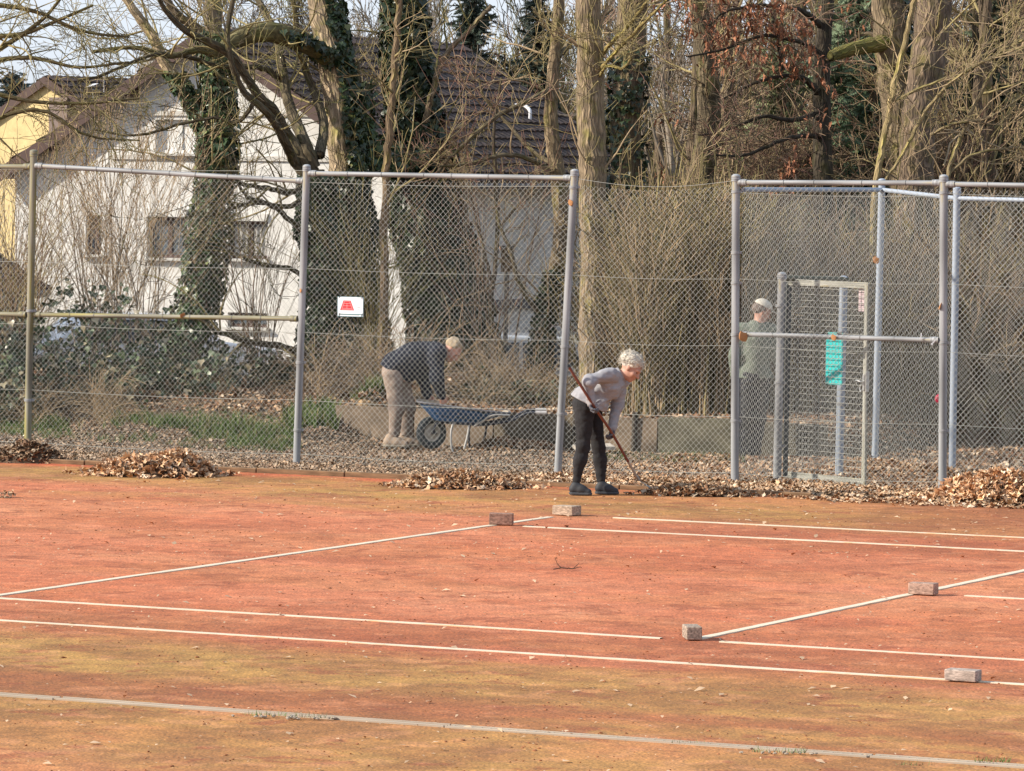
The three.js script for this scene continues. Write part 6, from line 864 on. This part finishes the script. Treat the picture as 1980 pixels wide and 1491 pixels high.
{ // ivy and bramble mounds
  const mound = (label, list, n, sd, g0 = 1) => { reseed(sd); const L = [], S = [], t = thing('ivy_mound', label, 'ivy'); for (let i = 0; i < n; i++) { const [px, d, w, h, dp] = pick(list), a = rr(0, 6.283), r = Math.sqrt(rnd()), b = spot(px, d), y = h * Math.pow(Math.max(0, 1 - r * r), 0.6) * (0.75 + 0.5 * n2(px + a * 2, r * 4, 7)) * Math.pow(rnd(), 0.35); const p = b.add(V(Math.cos(a) * r * w, y, Math.sin(a) * r * dp)); const k = rr(.5, 1.6) * g0; if (i % 45 === 0) S.push([mat4(p.clone().add(V(0, -0.3, 0)), Q().setFromEuler(new THREE.Euler(rr(-.7, .7), rr(0, 6), rr(-.7, .7))), rr(.35, .7)), shade(pick([BC.brown, BC.grey, BC.dark]), .6, 1)]); L.push([mat4(p, faceQ(rand3().add(V(-.1, .5, .4)), V(rr(-.6, .6), -1, rr(-.6, .6))), rr(.05, .10)), rnd() < .18 ? col(.14 * k, .12 * k, .075 * k) : col(.036 * k, .05 * k, .026 * k)]); } instances('ivy', ivyLeaf, M.ivy, L, t); arch.forEach((g, j) => instances('stems', g, M.twig, S.filter((_, i) => i % 3 === j), t)); };
  mound('broad mound of dark ivy and bramble behind the left fence bays', [[120, 56, 0.8, 1.35, .7], [200, 56.5, 0.7, 1.25, .7], [310, 56.5, 0.55, 0.95, .7], [60, 55.5, 0.6, 0.95, .6], [250, 55.5, 0.6, 0.6, .5]], 2300, 4101, 2.2);
  mound('low dark ivy below the right gable window', [[400, 55.5, 0.45, 0.5, .5], [470, 57, 0.6, 0.7, .5], [540, 57, 0.4, 0.5, .4]], 1100, 4102, 1.6);
  mound('low green bramble patch right of the wheelbarrow', [[1000, 54.5, .5, .34, .4], [940, 55, .35, .4, .4], [1060, 54.5, .3, .3, .3]], 1000, 4103, 1.4);
  mound('loose grey ivy at the left frame edge below the left rail', [[-20, 55, .5, 1.2, .5], [20, 54.5, .4, .8, .4]], 1200, 4104, 1.8);
  let L = []; const dry = (label, x0, x1, d0, d1, h0, h1, n, cs, sd) => { reseed(sd); const l = []; for (let i = 0; i < n; i++) l.push(place(rr(x0, x1), rr(d0, d1), h0, h1, shade(pick(cs), .7, 1.2), 1.1, 0.5)); tag(thicket('dry_brush', label, 'brush', arch, l), 0, 0, 0, 'stuff'); };
  dry('tangle of tan dry brambles behind the sign and the bent person', 610, 820, 54.6, 57.0, .5, 1.15, 46, [BC.straw, BC.tan, BC.brown, BC.grey], 4201);
  dry('tan dry grass stalks standing before the ivy mound', 150, 240, 53.8, 55, .4, .8, 14, [BC.straw, BC.tan], 4202);
  dry('dry brambles and stalks at the left edge', -40, 110, 53.6, 55, .4, .7, 12, [BC.tan, BC.brown, BC.straw], 4203);
  dry('dry arching stalks right of the wheelbarrow', 900, 1110, 54, 56, .4, .9, 34, [BC.straw, BC.tan, BC.grey], 4204);
  dry('dry brambles on the leafy ground right of the gate', 1690, 1990, 52.8, 55, .4, .8, 70, [BC.brown, BC.tan, BC.red], 4205);
  dry('dark twigs lying at the back of the leaf slope', 330, 620, 54, 56, .25, .5, 14, [BC.brown, BC.dark, BC.tan], 4206);
}
// ---------------------------------------------------------------- fallen leaves, leaf heaps, grass
const LEAFC = () => { const k = rr(.75, 1.6), s = rnd(); return s < .48 ? col(.44 * k, .285 * k, .165 * k) : s < .84 ? col(.28 * k, .145 * k, .072 * k) : col(.60 * k, .46 * k, .32 * k); };
const leafAt = (p, s, tiltA = 0.7) => mat4(p, Q().setFromEuler(new THREE.Euler(-1.57 + rr(-tiltA, tiltA), rr(-tiltA, tiltA), rr(0, 6.283), 'YXZ')).premultiply(Q().setFromAxisAngle(UPV, rr(0, 6.283))), V(s * rr(.7, 1), s, s));
{
  reseed(5001); const per = [[], [], []]; let k = 0;
  for (let i = 0; i < 60000; i++) {
    const px = rr(-60, 2050), v = 13.7 + Math.pow(rnd(), 0.8) * 6.1; const p = onV(px, 880, v), [u] = toUV(p); const y = v < KERB_V ? 0 : H(p.x, p.z); if (v < KERB_V + 0.03 && u < 0.6) continue;
    const edge = 13.75 + 0.45 * n2(u * 1.4, 3, 5) + 0.15 * n2(u * 6, 8, 5); if (v < edge) continue; if (v < KERB_V + 0.3 && rnd() > sst(edge, edge + 0.25, v)) continue;
    const left = 1 - sst(-3.2, -1.8, u), dens = lerp(1, 0.62, left); if (rnd() > dens * (0.55 + 0.6 * n2(u * 1.3, v * 1.3, 11))) continue;
    const s = left > 0.5 ? rr(.03, .07) : rr(.03, .10), c = LEAFC(); if (left > 0.5) c.lerp(col(.36, .27, .19), 0.5); if (v > 18) c.multiplyScalar(0.9); per[k++ % 3].push([leafAt(V(p.x, y + rr(0.002, 0.018), p.z), s, v < 17 ? 0.38 : 0.6), c]);
  }
  for (let i = 0; i < 16000; i++) { const px = rr(-60, 2050), v = rr(19.9, 25), p = onV(px, 800, v), [u] = toUV(p); const bank = (px > 380 && px < 760) || px > 840; if (!bank && rnd() < 0.6) continue; per[k++ % 3].push([leafAt(V(p.x, H(p.x, p.z) + rr(0.0, .05), p.z), rr(.05, .11)), LEAFC().multiplyScalar(rr(.6, .9))]); }
  const t = thing('leaf_litter', 'layer of dry brown leaves along the foot of the fence and behind it', 'leaf litter'); t.userData.kind = 'stuff'; per.forEach((l, i) => instances('leaves', litterLeaf[i], M.leaf, l, t));
  const heap = (label, px, py, w, h, dp, n, s0, s1, sd, dark = 1) => { reseed(sd); const b = onY(px, py, 0), L = [[], [], []], t = thing('leaf_pile', label, 'leaf pile', b);
    const mg = new THREE.SphereGeometry(1, 28, 10, 0, 6.2832, 0, 1.5708), p = mg.attributes.position; const hh = (x, z) => h * Math.pow(Math.max(0, 1 - x * x - z * z), 0.8) * (0.7 + 0.6 * n2(x * 2.3 + px, z * 2.3, 4)); for (let i = 0; i < p.count; i++) { const x = p.getX(i), z = p.getZ(i); p.setXYZ(i, x * w, hh(x, z) - 0.02, z * dp); } mg.computeVertexNormals(); mesh('core', mg, std({ color: col(.10, .065, .04), roughness: 1 }), t);
    for (let i = 0; i < n * 1.25; i++) { const a = rr(0, 6.283), r = Math.sqrt(rnd()) * (rnd() < .2 ? rr(1, 1.5) : 1), x = Math.cos(a) * r, z = Math.sin(a) * r; L[i % 3].push([leafAt(V(x * w, hh(x, z) + rr(0, .03), z * dp), rr(s0 * 0.5, s1) * 0.85, 0.95), LEAFC().multiplyScalar(dark)]); } L.forEach((l, i) => instances('leaves', litterLeaf[i], M.leaf, l, t)); };
  heap('raked pile of dry brown leaves on the clay between the two left fence posts', 300, 918, 0.62, 0.22, 0.45, 1500, .07, .15, 5101, 1.15);
  heap('long low heap of leaves spilling onto the clay left of the woman', 890, 942, 0.62, 0.12, 0.34, 1300, .06, .13, 5102);
  heap('big heap of pale leaves against the fence at the right edge', 1935, 968, 0.62, 0.26, 0.5, 1700, .07, .15, 5103, 1.35);
  heap('dark small leaf heap around the foot of the leftmost post', 45, 893, 0.42, 0.16, 0.25, 800, .05, .1, 5104, 0.55);
  heap('low leaf ridge being raked, right of the rake head', 1345, 958, 0.52, 0.07, 0.2, 800, .05, .1, 5105, 0.8);
  heap('thin leaf scatter at the left frame edge on the clay', 8, 962, 0.11, 0.03, 0.1, 26, .05, .09, 5106);
  heap('dark leaf heap under the wheelbarrow handles', 1000, 874, 0.5, 0.12, 0.3, 600, .06, .11, 5107, 0.85);
  { const B = globalThis.barrowLeaves; reseed(5110); const t = thing('leaf_load', 'dry leaves heaped inside the blue wheelbarrow', 'leaf load', B.base), L = [[], [], []]; B.L.forEach(([x, z, q], i) => L[i % 3].push([leafAt(V(x, B.y - 0.03 + 0.06 * q + rr(0, .03) - 0.04 * (x), z), rr(.05, .11), 1), LEAFC().multiplyScalar(.8)])); L.forEach((l, i) => instances('leaves', litterLeaf[i], M.leaf, l, t)); }
}
{ reseed(5201); const clump = (() => { const p = [], id = []; for (let k = 0; k < 9; k++) { const a = rr(0, 6.28), x = rr(-.25, .25), z = rr(-.25, .25), w = 0.03, h = rr(.5, 1), b = rr(.1, .5), c = Math.cos(a), s = Math.sin(a), n = p.length / 3; p.push(x - s * w, 0, z + c * w, x + s * w, 0, z - c * w, x + c * b * .4 - s * w * .7, h * .6, z + s * b * .4 + c * w * .7, x + c * b * .4 + s * w * .7, h * .6, z + s * b * .4 - c * w * .7, x + c * b, h, z + s * b); id.push(n, n + 1, n + 2, n + 2, n + 1, n + 3, n + 2, n + 3, n + 4); } const g = new THREE.BufferGeometry(); g.setAttribute('position', new THREE.Float32BufferAttribute(p, 3)); g.setIndex(id); g.computeVertexNormals(); return g; })();
  const grass = (label, n, f) => { const L = []; for (let i = 0; i < n * 3 && L.length < n; i++) { const r = f(); if (!r) continue; const [p, s] = r, k = rr(.6, 1.3), y = rnd() < .2; L.push([mat4(V(p.x, H(p.x, p.z) - .01, p.z), Q().setFromAxisAngle(UPV, rr(0, 6.28)), V(s, s * rr(.6, 1.2), s)), y ? col(.22 * k, .19 * k, .08 * k) : col(.11 * k, .165 * k, .045 * k)]); } tag(instances('grass', clump, weedMat, L), label, 'grass', null, 'stuff'); };
  grass('strip of short green grass behind the two left fence bays', 2000, () => { const px = rr(-60, 580), v = rr(17.3, 20.4), p = onV(px, 850, v); const n = fbm(px * 0.012, v * 1.5, 3, 6), band = 18.9 - px * 0.0009 + 0.2; const e = Math.abs(v - band) / 1.2; return rnd() < (1.25 - e) * sst(.38, .55, n) ? [p, rr(.06, .16) * (1.1 - 0.4 * e)] : null; });
  grass('bright green grass tuft right of the second fence post, beside the bent person', 260, () => { const p = spot(rr(555, 650), rr(52.9, 54)); return [p, rr(.1, .26)]; });
  grass('grass tuft between the bent person and the concrete slabs', 160, () => { const p = spot(rr(690, 760), rr(53.6, 54.4)); return [p, rr(.1, .24)]; });
  grass('sparse low weeds in the leaves along the foot of the concrete slabs', 240, () => { const p = onV(rr(1150, 1440), 880, rr(18.2, 19.5)); return [p, rr(.04, .1)]; });
}
const renderer = new THREE.WebGLRenderer({ antialias: true });
renderer.setSize(1024, 771);
renderer.toneMapping = THREE.LinearToneMapping; renderer.toneMappingExposure = EXPOSURE;
renderer.shadowMap.enabled = true; renderer.shadowMap.type = THREE.PCFSoftShadowMap;
renderer.render(scene, camera);
